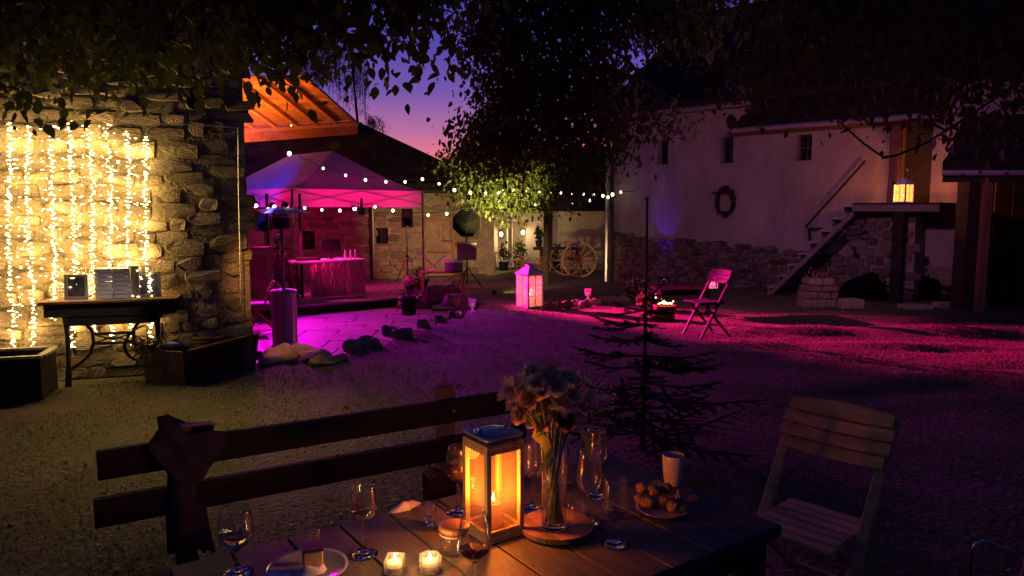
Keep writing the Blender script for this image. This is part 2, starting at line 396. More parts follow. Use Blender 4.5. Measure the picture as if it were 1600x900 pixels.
# wall conduit
cpipe = thing('wall_conduit', 'thin metal conduit running up the dark stone wall beside its corner', 'pipe', HC+HU*.2+HN*.1)
m = MB(); q = at(372, 200, (HC+HU*.17).y-.1); q2 = at(377, 478, q.y); m.tube([at(250, 193, q.y-.25), at(330, 196, q.y-.1), q+V((-.02, 0, 0)), q, at(373, 300, q.y), q2], .006, 6)
m.build('pipe', M_zinc, cpipe, world=True)
# ------------------------------------------------------------------ fairy light curtain
cur = thing('fairy_light_curtain', 'curtain of glowing yellow fairy light strands hung on the stone wall', 'fairy lights', HEND)
tops = [(-30, 192), (12, 188), (42, 196), (82, 196), (112, 190), (140, 188), (168, 194), (198, 206), (226, 212)]
bots = [540, 556, 545, 500, 545, 520, 535, 540, 530]
for k_ in range(8): tops.append(((tops[k_][0]+tops[k_+1][0])/2+(k_ % 3-1)*3, (tops[k_][1]+tops[k_+1][1])/2)); bots.append((470, 500, 440, 430, 480, 400, 450, 470)[k_])
yc = []
m = MB(); wp = []
for (x, y) in tops:
    def wallY(px):
        # depth where the pixel column meets a plane .13 m before the wall
        o_ = HC+HN*.13; d = ray(px, 400); t = (o_-CAM).dot(HN)/V((d.x, d.y, 0)).dot(HN); return d.y*t
    yc.append(wallY(x)); wp.append(at(x, y, yc[-1]))
m.tube(wp[:9], .004, 5); m.build('top_wire', M_black, cur, world=True)
rr = random.Random(11)
for i, (x, y) in enumerate(tops):
    for sub in range(1):
        xx = x + (rr.uniform(8, 14) if sub else 0); yb = bots[i]-(60 if sub else 0)
        P0 = at(xx, y, yc[i]); P1 = at(xx+rr.uniform(2, 12), yb, yc[i]-.02)
        pts = []; n = 26
        for k in range(n+1):
            t = k/n; p = P0.lerp(P1, t); p = p + HR*(.012*sin(t*7+i)+rr.uniform(-.006, .006)); pts.append(p)
        m = MB(); m.tube(pts, .0018, 4); s_ = m.build('light_strand', M_zinc, cur, world=True)
        m = MB()
        nb = int((P0.z-P1.z)/(.022 if i < 9 else .085))
        for k in range(nb):
            t = (k+.5)/nb; p = pts[int(t*n)].lerp(pts[min(n, int(t*n)+1)], t*n % 1)
            for q in range(rr.choice((1, 2, 2, 3))):
                c = p + HR*rr.gauss(0, .012) + HN*rr.uniform(-.02, .03)+V((0, 0, rr.uniform(-.015, .015)))
                m.ball(c, .0062*rr.uniform(.7, 1.2), 5, 3, sx=rr.uniform(1.2, 2.8), sz=.75)
        bb = m.build('bulb_cluster', M_fairy, s_, world=True); bb['kind'] = 'stuff'
        if i < 9:
            for k in range(6):
                t = (k+.5)/6; point('fairy_glow', P0.lerp(P1, t)-HN*.065, (1, .60, .16), 1.45, .04)
# ------------------------------------------------------------------ sewing machine table and the things on it
STC = gp(160, 604)+V((0, .28, 0)); ang = math.atan2(HR.y, HR.x)
st = thing('sewing_machine_table', 'old treadle sewing machine table with black iron legs against the lit wall', 'table', (STC.x, STC.y, 0), ang)
TZ = .775
MB().box((0, 0, TZ-.012), (1.13, .44, .024)).build('tabletop', M_crate, st, bevel=.004)
MB().box((0, 0, TZ-.085), (1.06, .36, .12)).build('apron', M_dark, st)
MB().box((.0, -.02, TZ-.185), (.74, .30, .085)).build('drawer', M_dark, st)
for sx in (-.37, .37):
    m = MB()
    for sy in (-.18, .18):
        m.tube([(sx, sy*.85, .64), (sx, sy*.7, .45), (sx, sy*.8, .22), (sx, sy*1.1, .0)], [.027, .021, .021, .03], 8)
        m.tube([(sx, sy*.7, .45), (sx, 0, .34), (sx, -sy*.75, .22)], .009, 6)
    m.tube([(sx, -.15, .12), (sx, .15, .12)], .011, 6); m.tube([(sx, -.14, .62), (sx, .14, .62)], .014, 6)
    for k in range(7):
        t = 2*pi*k/7; m.tube([(sx, 0, .5), (sx, .06*cos(t), .5+.06*sin(t))], .005, 5)
    m.build('leg', M_iron, st, smooth=True)
m = MB()
for s_ in (-1, 1):
    m.tube([(s_*.34, -.12, .6), (s_*.24, -.12, .58), (s_*.17, -.12, .49), (s_*.165, -.12, .38), (s_*.2, -.12, .28), (s_*.28, -.12, .2), (s_*.36, -.12, .15)], .017, 7)
for z in (.46, .37): m.tube([(-.17, -.12, z), (.17, -.12, z)], .014, 7)
m.tube([(-.16, -.12, .455), (0, -.12, .40), (.16, -.12, .455)], .008, 6); m.tube([(-.16, -.12, .375), (0, -.12, .43), (.16, -.12, .375)], .008, 6)
m.lathe([(.03, -.006), (.035, 0), (.03, .006)], 12, (0, -.12, .415)); m.build('cross_brace', M_iron, st, smooth=True)
m = MB()
for a, b_ in (((-.25, -.15, .06), (.22, -.15, .06)), ((-.25, .12, .09), (.22, .12, .09)), ((-.25, -.15, .06), (-.25, .12, .09)), ((.22, -.15, .06), (.22, .12, .09))): m.bar(a, b_, .02, .014)
for k in range(8): x = -.21+k*.055; m.bar((x, -.15, .062), (x, .12, .088), .008, .008)
m.build('treadle', M_iron, st)
m = MB(); cx = .26
ring = [(cx+.015*sin(t*0), .03+.17*cos(t), .33+.17*sin(t)) for t in [2*pi*k/20 for k in range(21)]]
m.tube(ring, .011, 6)
for k in range(8): t = 2*pi*k/8; m.tube([(cx, .03, .33), (cx, .03+.17*cos(t), .33+.17*sin(t))], .005, 5)
m.v = [(x+(y-.03)*1.0, y, z) for x, y, z in m.v]; m.build('flywheel', M_iron, st, smooth=True)
def on_st(px, dy=0.0):
    """point on the sewing table top in world space for a pixel column"""
    u = V((cos(ang), sin(ang), 0)); nrm = V((-sin(ang), cos(ang), 0)); o_ = V((STC.x, STC.y, TZ))+nrm*dy
    d = ray(px, 470); t = (o_-CAM).dot(nrm)/V((d.x, d.y, 0)).dot(nrm); return V((d.x*t, d.y*t, TZ))
M_photo = mat('grey_photo', (.22, .23, .27), .3, scale=14, bump=0, col2=(.07, .08, .1))
M_bluep = mat('blue_photo', (.12, .14, .26), .2, scale=6, bump=0, col2=(.05, .06, .13))
def frame(name, label, px, w_, h_, pm, fm, yaw=0, dy=0):
    p = on_st(px, dy); t = thing(name, label, 'picture frame', p, ang+yaw)
    m = MB(); b_ = .028; tl = .06
    m.box((0, 0, b_/2), (w_, .018, b_)); m.box((0, tl*.3, h_-b_/2), (w_, .018, b_))
    for s_ in (-1, 1): m.bar((s_*(w_/2-b_/2), 0, b_+.001), (s_*(w_/2-b_/2), tl*.3, h_-b_-.001), b_, .018, up=(0, 1, 0))
    m.build('frame_border', fm, t); m = MB()
    m.slab([(-w_/2+b_-.002, .004, b_-.002), (w_/2-b_+.002, .004, b_-.002), (w_/2-b_+.002, .004+tl*.3, h_-b_+.002), (-w_/2+b_-.002, .004+tl*.3, h_-b_+.002)], (0, .006, 0)); m.build('picture', pm, t)
    MB().bar((0, .03, h_*.6), (0, .10, .005), .03, .006).build('easel_back', fm, t)
M_gframe = mat('grey_wood_frame', (.5, .46, .42), .6, var=.15, bump=.2)
frame('picture_frame', 'small grey-white standing frame with a striped picture, left on sewing table', 120, .2, .225, M_photo, M_gframe, -.15, -.07)
frame('picture_frame', 'dark blue glazed picture in pale frame at right end of sewing table', 233, .215, .235, M_bluep, M_gframe, .12, -.04)
# stack of white woven boxes
p = on_st(181, -.02)
bx = thing('stack_of_cards', 'tall stack of white gift boxes in two columns between the picture frames', 'gift boxes', p, ang)
for k in range(7):
    for s_ in (-1, 1):
        m = MB(); z = .004+k*.0395; xs = [s_*.004, s_*.145]; prof = [(0, -.0), (.35, -.012), (.65, -.012), (1, 0)]
        pts = []
        for t, d in prof: pts.append((xs[0]+(xs[1]-xs[0])*t, -.09+d))
        pl = pts + [(xs[1], .08), (xs[0], .08)]
        if s_ < 0: pl = pl[::-1]
        m.prism(pl, z, z+.034); m.build('box', M_white, bx)
p = on_st(214, .03); MB().box((0, 0, .147), (.09, .17, .294)).build('card_holder', M_gframe, tag(thing('tall_grey_box', 'upright grey box standing behind the blue picture frame', 'box', p, ang), None))
# lace ornament
lo = thing('lace_ornament', 'white lace ball and fan ornament at left end of sewing table', 'ornament', on_st(92, .05), ang)
m = MB()
for k in range(9):
    t = pi*k/9; m.tube([(.075*cos(t)*cos(a), .05*sin(t)*cos(a), .075+.075*sin(a)) for a in [2*pi*j/14 for j in range(15)]], .0028, 4)
for a in (-.8, -.4, 0, .4, .8): m.tube([(.075*cos(a)*cos(t), .05*cos(a)*sin(t), .075+.075*sin(a)) for t in [2*pi*j/16 for j in range(17)]], .0028, 4)
m.build('lace_ball', M_white, lo)
lo2 = thing('lace_fan', 'white lattice fan behind the small picture frame', 'ornament', on_st(137, .1), ang); m = MB()
for k in range(13):
    a = pi*(.1+.8*k/12); m.tube([(0, 0, .01), (.17*cos(a), 0, .29*sin(a))], .003, 4)
for r_ in (.35, .55, .75, .95): m.tube([(.17*r_*cos(a), 0, .29*r_*sin(a)) for a in [pi*(.1+.8*j/12) for j in range(13)]], .0032, 4)
m.build('lattice', M_white, lo2)
# ------------------------------------------------------------------ trough, basket, tub
A0 = gp(250, 596); A1 = gp(290, 604); B1 = gp(388, 578)
tr = thing('wooden_trough', 'long dark wooden trough with a pale plank end on grass by the wall corner', 'trough', (A1.x, A1.y, 0))
dirl = V((B1.x-A1.x, B1.y-A1.y+.25, 0)).normalized(); wdt = V((-dirl.y, dirl.x, 0)); Lt = .95; Wt = .42; Ht = .33
def trp(a, b_, z): p = A1+dirl*a+wdt*b_; return V((p.x, p.y, z))
fl = .05
for k in range(2):
    z0 = .01+k*.16
    MB().slab([trp(0, 0-fl*(z0/.33), z0), trp(Lt, -fl*(z0/.33), z0), trp(Lt, -fl*((z0+.155)/.33), z0+.155), trp(0, -fl*((z0+.155)/.33), z0+.155)], wdt*.025).build('side_board', M_dark, tr, world=True)
    MB().slab([trp(0, Wt, z0), trp(Lt, Wt, z0), trp(Lt, Wt+.05*(k+1)/2, z0+.155), trp(0, Wt+.05*(k+1)/2, z0+.155)], wdt*.025).build('side_board', M_dark, tr, world=True)
    for q in range(2):
        a0 = .012+q*(Wt/2); MB().slab([trp(-.03, a0-.03, z0), trp(-.03, a0+Wt/2-.01, z0), trp(-.045, a0+Wt/2-.01, z0+.155), trp(-.045, a0-.03, z0+.155)], dirl*.025).build('end_plank', M_crate, tr, world=True)
MB().slab([trp(Lt, 0, .01), trp(Lt, Wt, .01), trp(Lt, Wt+.05, .32), trp(Lt, -.05, .32)], dirl*.025).build('end_board', M_dark, tr, world=True)
MB().slab([trp(0, .03, .02), trp(Lt, .03, .02), trp(Lt, Wt, .02), trp(0, Wt, .02)], (0, 0, .02)).build('floor_board', M_dark, tr, world=True)
m = MB(); m.bar(trp(0, -.06, .33), trp(Lt, -.06, .33), .04, .02); m.bar(trp(0, Wt+.06, .33), trp(Lt, Wt+.06, .33), .04, .02); m.build('rim', M_crate, tr, world=True)
wb = thing('wicker_basket', 'pale wicker basket with arched handle standing in the trough', 'basket', trp(.62, .25, .04), .3)
m = MB()
for k in range(9): m.tube([((.10+.002*k)*cos(t)*1.4, (.10+.002*k)*sin(t), .02+k*.035) for t in [2*pi*j/20 for j in range(21)]], .014, 5)
m.build('body', M_crate, wb, smooth=True)
MB().tube([(.13*cos(t), 0, .31+.12*sin(t)) for t in [pi*j/12 for j in range(13)]], .012, 6).build('handle', mat('wicker', (.5, .36, .18), .7, bump=.4), wb, smooth=True)
rl = thing('blue_grey_roll', 'pale blue rolled bag lying on the trough rim', 'bag', trp(.05, .2, .35), 0)
MB().ball((0, 0, .015), .05, 12, 8, sx=1.9, sy=.9, sz=.6).build('roll', mat('blue_plastic', (.35, .38, .48), .35, bump=.3), rl, smooth=True)
pl = thing('dried_plant', 'withered leafy plant drooping over the left end of the trough', 'plant', trp(-.05, .33, .3), 0); m = MB(); m2 = MB(); rr = random.Random(5)
for k in range(22):
    a = rr.uniform(0, 2*pi); e = V((cos(a)*rr.uniform(.05, .16), sin(a)*.1, rr.uniform(-.12, .14))); m.tube([(0, 0, 0), e*.5+V((0, 0, .05)), e], .003, 4)
    for j in range(5):
        c = e*rr.uniform(.5, 1.1)+V((rr.uniform(-.03, .03), rr.uniform(-.03, .03), rr.uniform(-.02, .04))); u = V((rr.uniform(-1, 1), rr.uniform(-1, 1), rr.uniform(-1, 1))).normalized()*.03; v = u.cross(V((.3, 1, .2))).normalized()*.014
        m2.add([c-u, c+v, c+u, c-v], [(0, 1, 2, 3)])
m.build('stems', M_bark, pl); o = m2.build('foliage', mat('dry_foliage', (.22, .17, .09), .8, bump=0), pl); o['kind'] = 'stuff'
t = thing('leaning_stakes', 'pair of thin wooden stakes leaning on the wall above the trough', 'stakes', trp(.3, .5, .3))
for q in (0, 9): MB().bar(at(318+q, 532, trp(.3, .5, 0).y), at(352+q, 492, trp(.3, .7, 0).y), .012, .01).build('stake', M_crate, t, world=True)
p = gp(238, 597); o = MB(); 
for k in range(4): o.ball((.02*k-.03, .02*(k%2), .02+.012*k), .055, 10, 6, sx=1.2, sy=.8, sz=.35)
t = thing('orange_cloth', 'crumpled orange cloth on the grass beside the sewing table leg', 'cloth', (p.x, p.y+.15, 0)); o.build('cloth', mat('orange_cloth', (.7, .12, .04), .7, bump=.8, bscale=30), t, smooth=True)
# tub at far left
p = gp(-8, 632); tb = thing('planter_tub', 'dark rectangular tub with pale wooden rim at the left edge of the lawn', 'tub', (p.x-.05, p.y+.25, 0), ang)
W, D, H = .62, .42, .36
for a, b_, c, d in ((0, -D/2, W, .025), (0, D/2, W, .025), (-W/2+.013, 0, .025, D-.03), (W/2-.013, 0, .025, D-.03)): MB().box((a, b_, H/2), (c, d, H), taper=1).build('side', M_dark, tb)
for a, b_, c, d in ((0, -D/2-.005, W+.03, .05), (0, D/2+.005, W+.03, .05), (-W/2, 0, .06, D-.045), (W/2, 0, .06, D-.045)): MB().box((a, b_, H+.011), (c, d, .022)).build('rim', mat('pale_board', (.5, .42, .28), .7, bump=.2), tb)
MB().box((0, 0, H-.06), (W-.04, D-.04, .03)).build('soil', M_soil, tb)
# low rock edging by the wall foot
rr = random.Random(8)
for i, (px, py) in enumerate([(55, 592), (85, 590), (122, 588), (158, 586), (192, 584), (225, 583)]):
    p = gp(px, py); m = MB(); vr = stone_variants(M_stone, 3)[i % 3]
    o = MB(); n_ = 7
    o.lathe([(.02, -.03), (.13, 0), (.14, .05), (.09, .1+.02*(i%2)), (.02, .115+.02*(i%2))], n_, (0, 0, 0), sx=1.15, sy=.75)
    o.v = [(x+.02*noise.noise(V((x*9, y*9, i))), y+.02*noise.noise(V((x*9, y*9, i+5))), z) for x, y, z in o.v]
    ob = o.build('edging_stone', M_stone, loc=(p.x, p.y+.2, 0)); tag(ob, 'rounded field stone %s' % ['at the wall foot beside the tub', 'between tub and left sewing table leg', 'under the left end of the sewing table', 'under the middle of the sewing table', 'under the sewing table flywheel', 'between sewing table and trough'][i], 'stone', 'stones along the lit wall foot')
# ------------------------------------------------------------------ stage, tent, DJ corner
SZ = -.3
q0 = gz(400, 484, SZ); q1 = gz(612, 466, SZ); q2 = gz(700, 459, SZ)
stg = thing('stage_platform', 'low wooden stage deck under the party tent, lit purple', 'stage', (q0.x, q0.y, PZ))
bk = V((-.15, 3.6, 0)); dv = (q2-q0); n = 16
for k in range(n):
    a, b_ = q0+dv*(k/n)+dv*.002, q0+dv*((k+1)/n)-dv*.002
    MB().slab([a, b_, b_+bk, a+bk], (0, 0, -.035)).build('deck_plank', mat('deck_board', (.2, .17, .16), .55, var=.3, scale=5, bump=.3, obj_var=.2), stg, world=True)
MB().slab([q0+V((.05, .06, -.04)), q2+V((-.05, .06, -.04)), q2+V((-.05, .06, -.22)), q0+V((.05, .06, -.22))], (0, .04, 0)).build('skirt', M_dark, stg, world=True)
# tent
A = at(456, 300, 16.0); A.z = 2.02; C = at(660, 300, 18.6); C.z = 2.02
D = A + V((-3.15, 3.1, 0)); B = C + D - A; cen = (A+B+C+D)/4; rd = (D-A).normalized()
P1 = cen - rd*1.0; P2 = cen + rd*1.05; P1 = V((P1.x, P1.y, 2.98)); P2 = V((P2.x, P2.y, 2.98))
tent = thing('party_tent', 'white pop-up party tent with ridged roof glowing pink and blue over the stage', 'tent', (cen.x, cen.y, SZ))
def sag(p, q_, r_, s_, nu=10, nv=8, k=.22):
    """roof panel p-q (eave) up to r-s (ridge), s above q; concave towards the eave"""
    vs = []; fs = []
    for j in range(nv+1):
        v = j/nv
        for i in range(nu+1):
            u = i/nu; e = p.lerp(q_, u); t = s_.lerp(r_, 1-u) if (r_-s_).length > 1e-6 else r_
            pt = e.lerp(t, v); pt = pt + V((0, 0, -k*4*v*(1-v)*.5*(1.2-v))); vs.append(pt)
    for j in range(nv):
        for i in range(nu): a = j*(nu+1)+i; fs.append((a, a+1, a+nu+2, a+nu+1))
    return vs, fs
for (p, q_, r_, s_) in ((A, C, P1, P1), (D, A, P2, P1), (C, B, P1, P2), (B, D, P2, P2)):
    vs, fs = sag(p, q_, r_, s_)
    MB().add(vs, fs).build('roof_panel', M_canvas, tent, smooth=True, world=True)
for p, q_ in ((A, C), (C, B), (B, D), (D, A)):
    m = MB(); nn = 24; vs = []; dd = (q_-p).normalized(); nr = V((dd.y, -dd.x, 0))
    for i in range(nn+1):
        u = i/nn; e = p.lerp(q_, u); wv = .012*sin(i*1.3)
        vs += [e+V((0, 0, .0)), e+V((0, 0, -.2))+nr*wv*.5, e+V((0, 0, -.40))+nr*wv]
    fs = [(i*3+k, (i+1)*3+k, (i+1)*3+k+1, i*3+k+1) for i in range(nn) for k in range(2)]
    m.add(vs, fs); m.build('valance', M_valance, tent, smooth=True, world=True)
for p in (A, B, C, D):
    MB().bar(V((p.x, p.y, SZ+.012)), V((p.x, p.y, 2.0)), .045, .045).build('leg', M_steel, tent, world=True)
    MB().box((p.x, p.y, SZ+.006), (.12, .12, .012)).build('foot', M_steel, tent, world=True)
for p, q_ in ((A, C), (C, B), (D, A), (B, D)):
    m = MB(); inn = (cen-(p+q_)/2).normalized()*.05; inn.z = 0
    for k in range(2):
        a = p.lerp(q_, k*.5)+inn; b_ = p.lerp(q_, k*.5+.5)+inn
        m.bar(a+V((0, 0, -.03)), b_+V((0, 0, -.33)), .02, .03); m.bar(a+V((0, 0, -.33))+inn*.5, b_+V((0, 0, -.03))+inn*.5, .02, .03)
    m.build('truss', M_black, tent, world=True)
# lamps in the tent (LED floods)
def led(name, label, px, py, Y, col, tgt, e, ang=70, glow=(1, .1, .9), gs=14, r=.04):
    p = at(px, py, Y); d = (V(tgt)-p).normalized(); t = thing(name, label, 'stage light', p)
    qt = d.to_track_quat('-Z', 'Y').to_matrix()
    m = MB(); m.lathe([(.07, 0), (.075, .03), (.06, .11), (.03, .13)], 12); m.v = [tuple(qt @ V(v)) for v in m.v]; m.build('body', M_black, t, smooth=True)
    m = MB(); m.lathe([(.045, -.012), (.03, -.02), (.002, -.022)], 12, cap=False); m.v = [tuple(qt @ V(v)) for v in m.v]; m.build('lens', emitter('lens_%d%d%d' % tuple(int(9*c) for c in glow), glow, gs), t, smooth=True)
    MB().tube([(-.09, 0, 0), (-.09, 0, .14), (0, 0, .2), (.09, 0, .14), (.09, 0, 0)], .006, 5).build('bracket', M_black, t)
    spot(name+'_beam', p+d*.06, tgt, col, e, ang, .6, r); return t
led('led_spotlight', 'magenta LED flood glowing at the far left under the tent edge', 399, 321, 14.5, (.95, .002, .7), (-3.2, 11.2, -.5), 560, 75, (1, .3, 1), 16)
spot('led_spotlight_beam', at(400, 322, 14.4), (-3.9, 16.2, .1), (1, .01, .25), 800, 34, .8, .03)
led('led_spotlight', 'magenta LED flood above the patio heater hood, left one of two', 428, 323, 15.4, (.9, .002, .85), (-1.6, 12.0, -.4), 620, 70, (1, .35, 1), 14)
led('led_spotlight', 'pink LED flood above the patio heater hood, right one of two', 448, 324, 15.6, (1, .02, .35), (-3.4, 16.2, .0), 420, 80, (1, .4, .8), 14, .02)
led('led_spotlight', 'purple LED lamp hanging from the middle of the tent valance', 554, 326, 16.9, (.66, .03, 1), (.3, 9.3, 0), 1250, 29, (.6, .3, 1), 14, .03)
spot('led_spotlight_beam', at(552, 328, 16.75), (6.0, 8.2, -.3), (1, .01, .27), 46000, 25, 1, .02)
pf = V((-4.58, 12.8, 3.3)); bf = thing('assumed_blue_flood', 'assumed blue LED flood hidden on the side wall of the stone house, aimed at the tent', 'stage light', pf)  # unseen lamp, assumed from the blue light on tent roof and heater hood
MB().box((0, 0, 0), (.16, .1, .16), rot=Matrix.Rotation(.3, 3, 'Z')).build('body', M_black, bf); MB().bar((0, 0, 0), (-.35, 0, -.05), .03, .03).build('bracket', M_black, bf)
spot('assumed_flood_beam', pf+V((0, .1, 0)), (-6.7, 17.4, 2.3), (.01, .035, 1), 1700, 42, .5, .05)
spot('assumed_flood_beam', pf+V((.06, -.08, -.1)), (-3.4, 11.2, 1.6), (.1, .1, 1), 90, 40, .6, .05)
for f_ in (.22, .5, .78): point('tent_glow', A.lerp(C, f_)+V((-.45, .45, -.22)), (1, .002, .16), 30, .08)
point('tent_glow', (cen+V((-.3, -.2, -.3))), (1, .01, .4), 14, .12)
# hanging moving-head box beside the purple lamp
p = at(565, 330, 17.0); t = thing('hanging_speaker_box', 'small dark lamp housing hanging below the tent valance', 'stage light', p)
MB().box((0, 0, 0), (.16, .16, .18)).build('housing', M_black, t, bevel=.01); MB().bar((0, 0, .09), (0, 0, .3), .06, .02).build('yoke', M_black, t)
# DJ table
t0 = gz(462, 462, SZ); a0 = at(462, 409, t0.y+.3); a1 = at(572, 404, t0.y+1.5)
th = .80+SZ; L0 = gz(461, 409, th); L1 = gz(572, 404.5, th)
dv = (L1-L0); up = V((-dv.y, dv.x, 0)).normalized()*.62
djt = thing('dj_table', 'long white-topped table with a pink patterned front cloth on the stage', 'table', ((L0.x+L1.x)/2, (L0.y+L1.y)/2, SZ))
MB().slab([L0, L1, L1+up, L0+up], (0, 0, -.04)).build('tabletop', M_white, djt, world=True)
for p in (L0+dv*.03+up*.08, L1-dv*.03+up*.08, L1-dv*.03+up*.9, L0+dv*.03+up*.9):
    MB().bar((p.x, p.y, SZ+.003), (p.x, p.y, th-.04), .035, .035).build('leg', M_black, djt, world=True)
M_pat = mat('patterned_cloth', (.8, .42, .5), .8, scale=9, bump=.3, col2=(.5, .15, .25), stretch=(2, 2, .5))
m = MB(); a = L0+dv*.2+up*.02; b_ = L0+dv*.985+up*.02; nn = 20
vs = []
for i in range(nn+1):
    e = a.lerp(b_, i/nn)+up.normalized()*.012*sin(i*2.1); vs += [V((e.x, e.y, th-.041)), V((e.x, e.y, SZ+.03))]
m.add(vs, [(2*i, 2*i+2, 2*i+3, 2*i+1) for i in range(nn)]); m.build('front_cloth', M_pat, djt, world=True)
m = MB(); o_ = a-up*.03
for i in range(9):                                                     # wavy stripes sewn on the cloth
    for s_ in (-1, 1):
        pts = []
        for k in range(9):
            t = k/8; x = (i+.5)/9*.94+.03+s_*.035*sin(t*5+i)
            e = a.lerp(b_, x)-up.normalized()*.012; pts.append(V((e.x, e.y, SZ+.08+t*(th-SZ-.16))))
        m.tube(pts, .008, 4)
ob = m.build('cloth_pattern', mat('stripe', (.4, .1, .16), .8, bump=0), djt, world=True)
def on_dj(u, v=.4): p = L0+dv*u+up*v; return V((p.x, p.y, th))
p = on_dj(.57, .5); t = thing('monitor', 'dark computer monitor standing on the DJ table', 'monitor', p, .45)
MB().box((0, 0, .28), (.40, .03, .30)).build('screen', M_black, t, bevel=.005); MB().box((0, .03, .07), (.05, .03, .14)).build('stand', M_black, t); MB().box((0, 0, .006), (.2, .14, .012)).build('foot', M_black, t)
p = on_dj(.22); t = thing('mixing_deck', 'flat dark mixing desk with knobs lying on the left of the DJ table', 'mixer', p, .45)
MB().box((0, 0, .03), (.5, .3, .06)).build('body', M_black, t, bevel=.006)
for k in range(8): MB().lathe([(.012, 0), (.01, .02)], 8, (-.2+.057*k, -.05+.05*(k % 2), .06)).build('knob', M_steel, t)
for k, (u, lb) in enumerate(((.78, 'left of three small bottles on the right half of the DJ table'), (.86, 'middle of three small bottles on the right half of the DJ table'), (.93, 'right of three small bottles on the right half of the DJ table'))):
    ob = MB().lathe([(.03, 0), (.03, .11), (.012, .15), (.012, .19)], 10).build('bottle', M_zinc, smooth=True, loc=on_dj(u, .55)); tag(ob, lb, 'bottle', 'bottles on the DJ table')
# speaker stands
def speaker_on_stand(px, py, Y, gz_, top_py, h, wd, lab, slab_, tri=True, pole=M_steel):
    p = at(px, py, Y); s_ = thing('speaker_stand', slab_, 'tripod stand', (p.x, p.y, gz_))
    top = at(px, top_py, Y).z; zb = top-h
    MB().tube([(0, 0, .1), (0, 0, zb-gz_)], .02, 8).build('pole', pole, s_)
    MB().tube([(0, 0, .62), (0, 0, .70)], .035, 8).build('collar', M_black, s_)
    for k in range(3):
        a = 2*pi*k/3+.35; MB().tube([(0, 0, .66), (.42*cos(a), .42*sin(a), .012)], .014, 6).build('leg', pole, s_)
        MB().tube([(0, 0, .3), (.21*cos(a), .21*sin(a), .34)], .008, 5).build('brace', M_black, s_)
    b = thing('loudspeaker', lab, 'speaker', (p.x, p.y, zb), .25)
    m = MB(); m.prism([(-wd/2, -wd*.42), (wd/2, -wd*.42), (wd*.32, wd*.42), (-wd*.32, wd*.42)], 0, h); m.build('cabinet', M_black, b, bevel=.012)
    MB().lathe([(wd*.36, 0), (wd*.33, .008), (wd*.08, .02)], 20).build('woofer', M_cloth_black, b)
    b.children[-1].rotation_euler = (pi/2, 0, 0); b.children[-1].location = (0, -wd*.42-.001, h*.3)
    MB().box((0, -wd*.42-.004, h*.74), (wd*.6, .008, h*.22)).build('horn', M_iron, b); MB().box((0, -wd*.42-.004, h*.07), (.05, .006, .03)).build('badge', M_zinc, b)
speaker_on_stand(637, 440, 18.9, SZ, 326, .48, .30, 'black loudspeaker on purple-lit tripod at the right tent corner', 'tall tripod stand with splayed legs at the right end of the stage')
speaker_on_stand(417, 440, 16.9, SZ, 336, .36, .34, 'black loudspeaker hanging below the left tent edge behind the heater', 'dark stand behind the patio heater, left of the seated person', pole=M_black)
# lighting truss at the left
t = thing('lighting_truss', 'dark steel truss frame behind the patio heater', 'truss', at(425, 470, 15.2)); t.location.z = PZ
for px in (420, 471):
    p = at(px, 400, 15.6); MB().bar((p.x, p.y, PZ+.01), (p.x, p.y, 1.9), .05, .05).build('upright', M_black, t, world=True)
pa, pb = at(420, 400, 15.6), at(471, 400, 15.6)
for z in (.15, -.2, .75): MB().bar((pa.x+.03, pa.y, z), (pb.x-.03, pb.y, z), .03, .03).build('crossbar', M_black, t, world=True)
m = MB(); m.bar((pa.x, pa.y-.04, .45), (pb.x, pb.y-.04, -.35), .018, .018); m.bar((pa.x, pa.y-.06, -.35), (pb.x, pb.y-.06, .45), .018, .018); m.build('diagonal_brace', M_zinc, t, world=True)
# brick pillar
p = at(407, 470, 14.2); bp_ = thing('brick_pillar', 'red brick pillar lit pink at the left end of the stage', 'pillar', (p.x, p.y, PZ)); k = 0
MB().box((0, 0, .68), (.40, .40, 1.36)).build('mortar_core', M_mortar, bp_)
for r_ in range(17):
    for c in range(2):
        off = (r_ % 2)*.055; b_ = MB().box((-.105+.21*c+(off-.027)*.6, -.195, .045+r_*.08), (.2-.004, .05, .07)); b_.build('brick', M_brick, bp_)
        MB().box((.195, -.09+.19*c, .045+r_*.08), (.05, .175, .07)).build('brick', M_brick, bp_)
# ------------------------------------------------------------------ patio heater
p = gz(446, 541, PZ+.02); hx, hy = p.x, p.y
ht = thing('patio_heater', 'tall steel mushroom patio heater with cylindrical gas housing at the patio edge', 'patio heater', (hx, hy, PZ+.01))
Hh = at(446, 325, hy).z-PZ
MB().lathe([(.19, 0), (.2, .01), (.2, .03), (.185, .05), (.185, .80), (.19, .81)], 32, cap=True).build('gas_housing', M_hsteel, ht, smooth=False)
for po in ht.children[-1].data.polygons: po.use_smooth = len(po.vertices) == 4
MB().lathe([(.19, .812), (.2, .82), (.19, .86), (.04, .885), (.03, .9)], 32).build('housing_lid', M_hsteel, ht, smooth=True)
MB().tube([(0, 0, .9), (0, 0, Hh-.33)], .028, 12).build('pole', M_hsteel, ht, smooth=True)
MB().tube([(0, 0, 1.42), (0, 0, 1.46)], .032, 12).build('pole_joint', M_black, ht)
m = MB(); m.lathe([(.05, Hh-.33), (.13, Hh-.31), (.13, Hh-.14), (.09, Hh-.12)], 20); m.build('burner', mat('burner_mesh', (.05, .045, .05), .5, metal=.5, bump=.6, bscale=90), ht)
MB().lathe([(.14, Hh-.15), (.15, Hh-.13), (.15, Hh-.11), (.14, Hh-.10)], 24).build('burner_rim', M_hsteel, ht, smooth=True)
m = MB(); nsg = 8
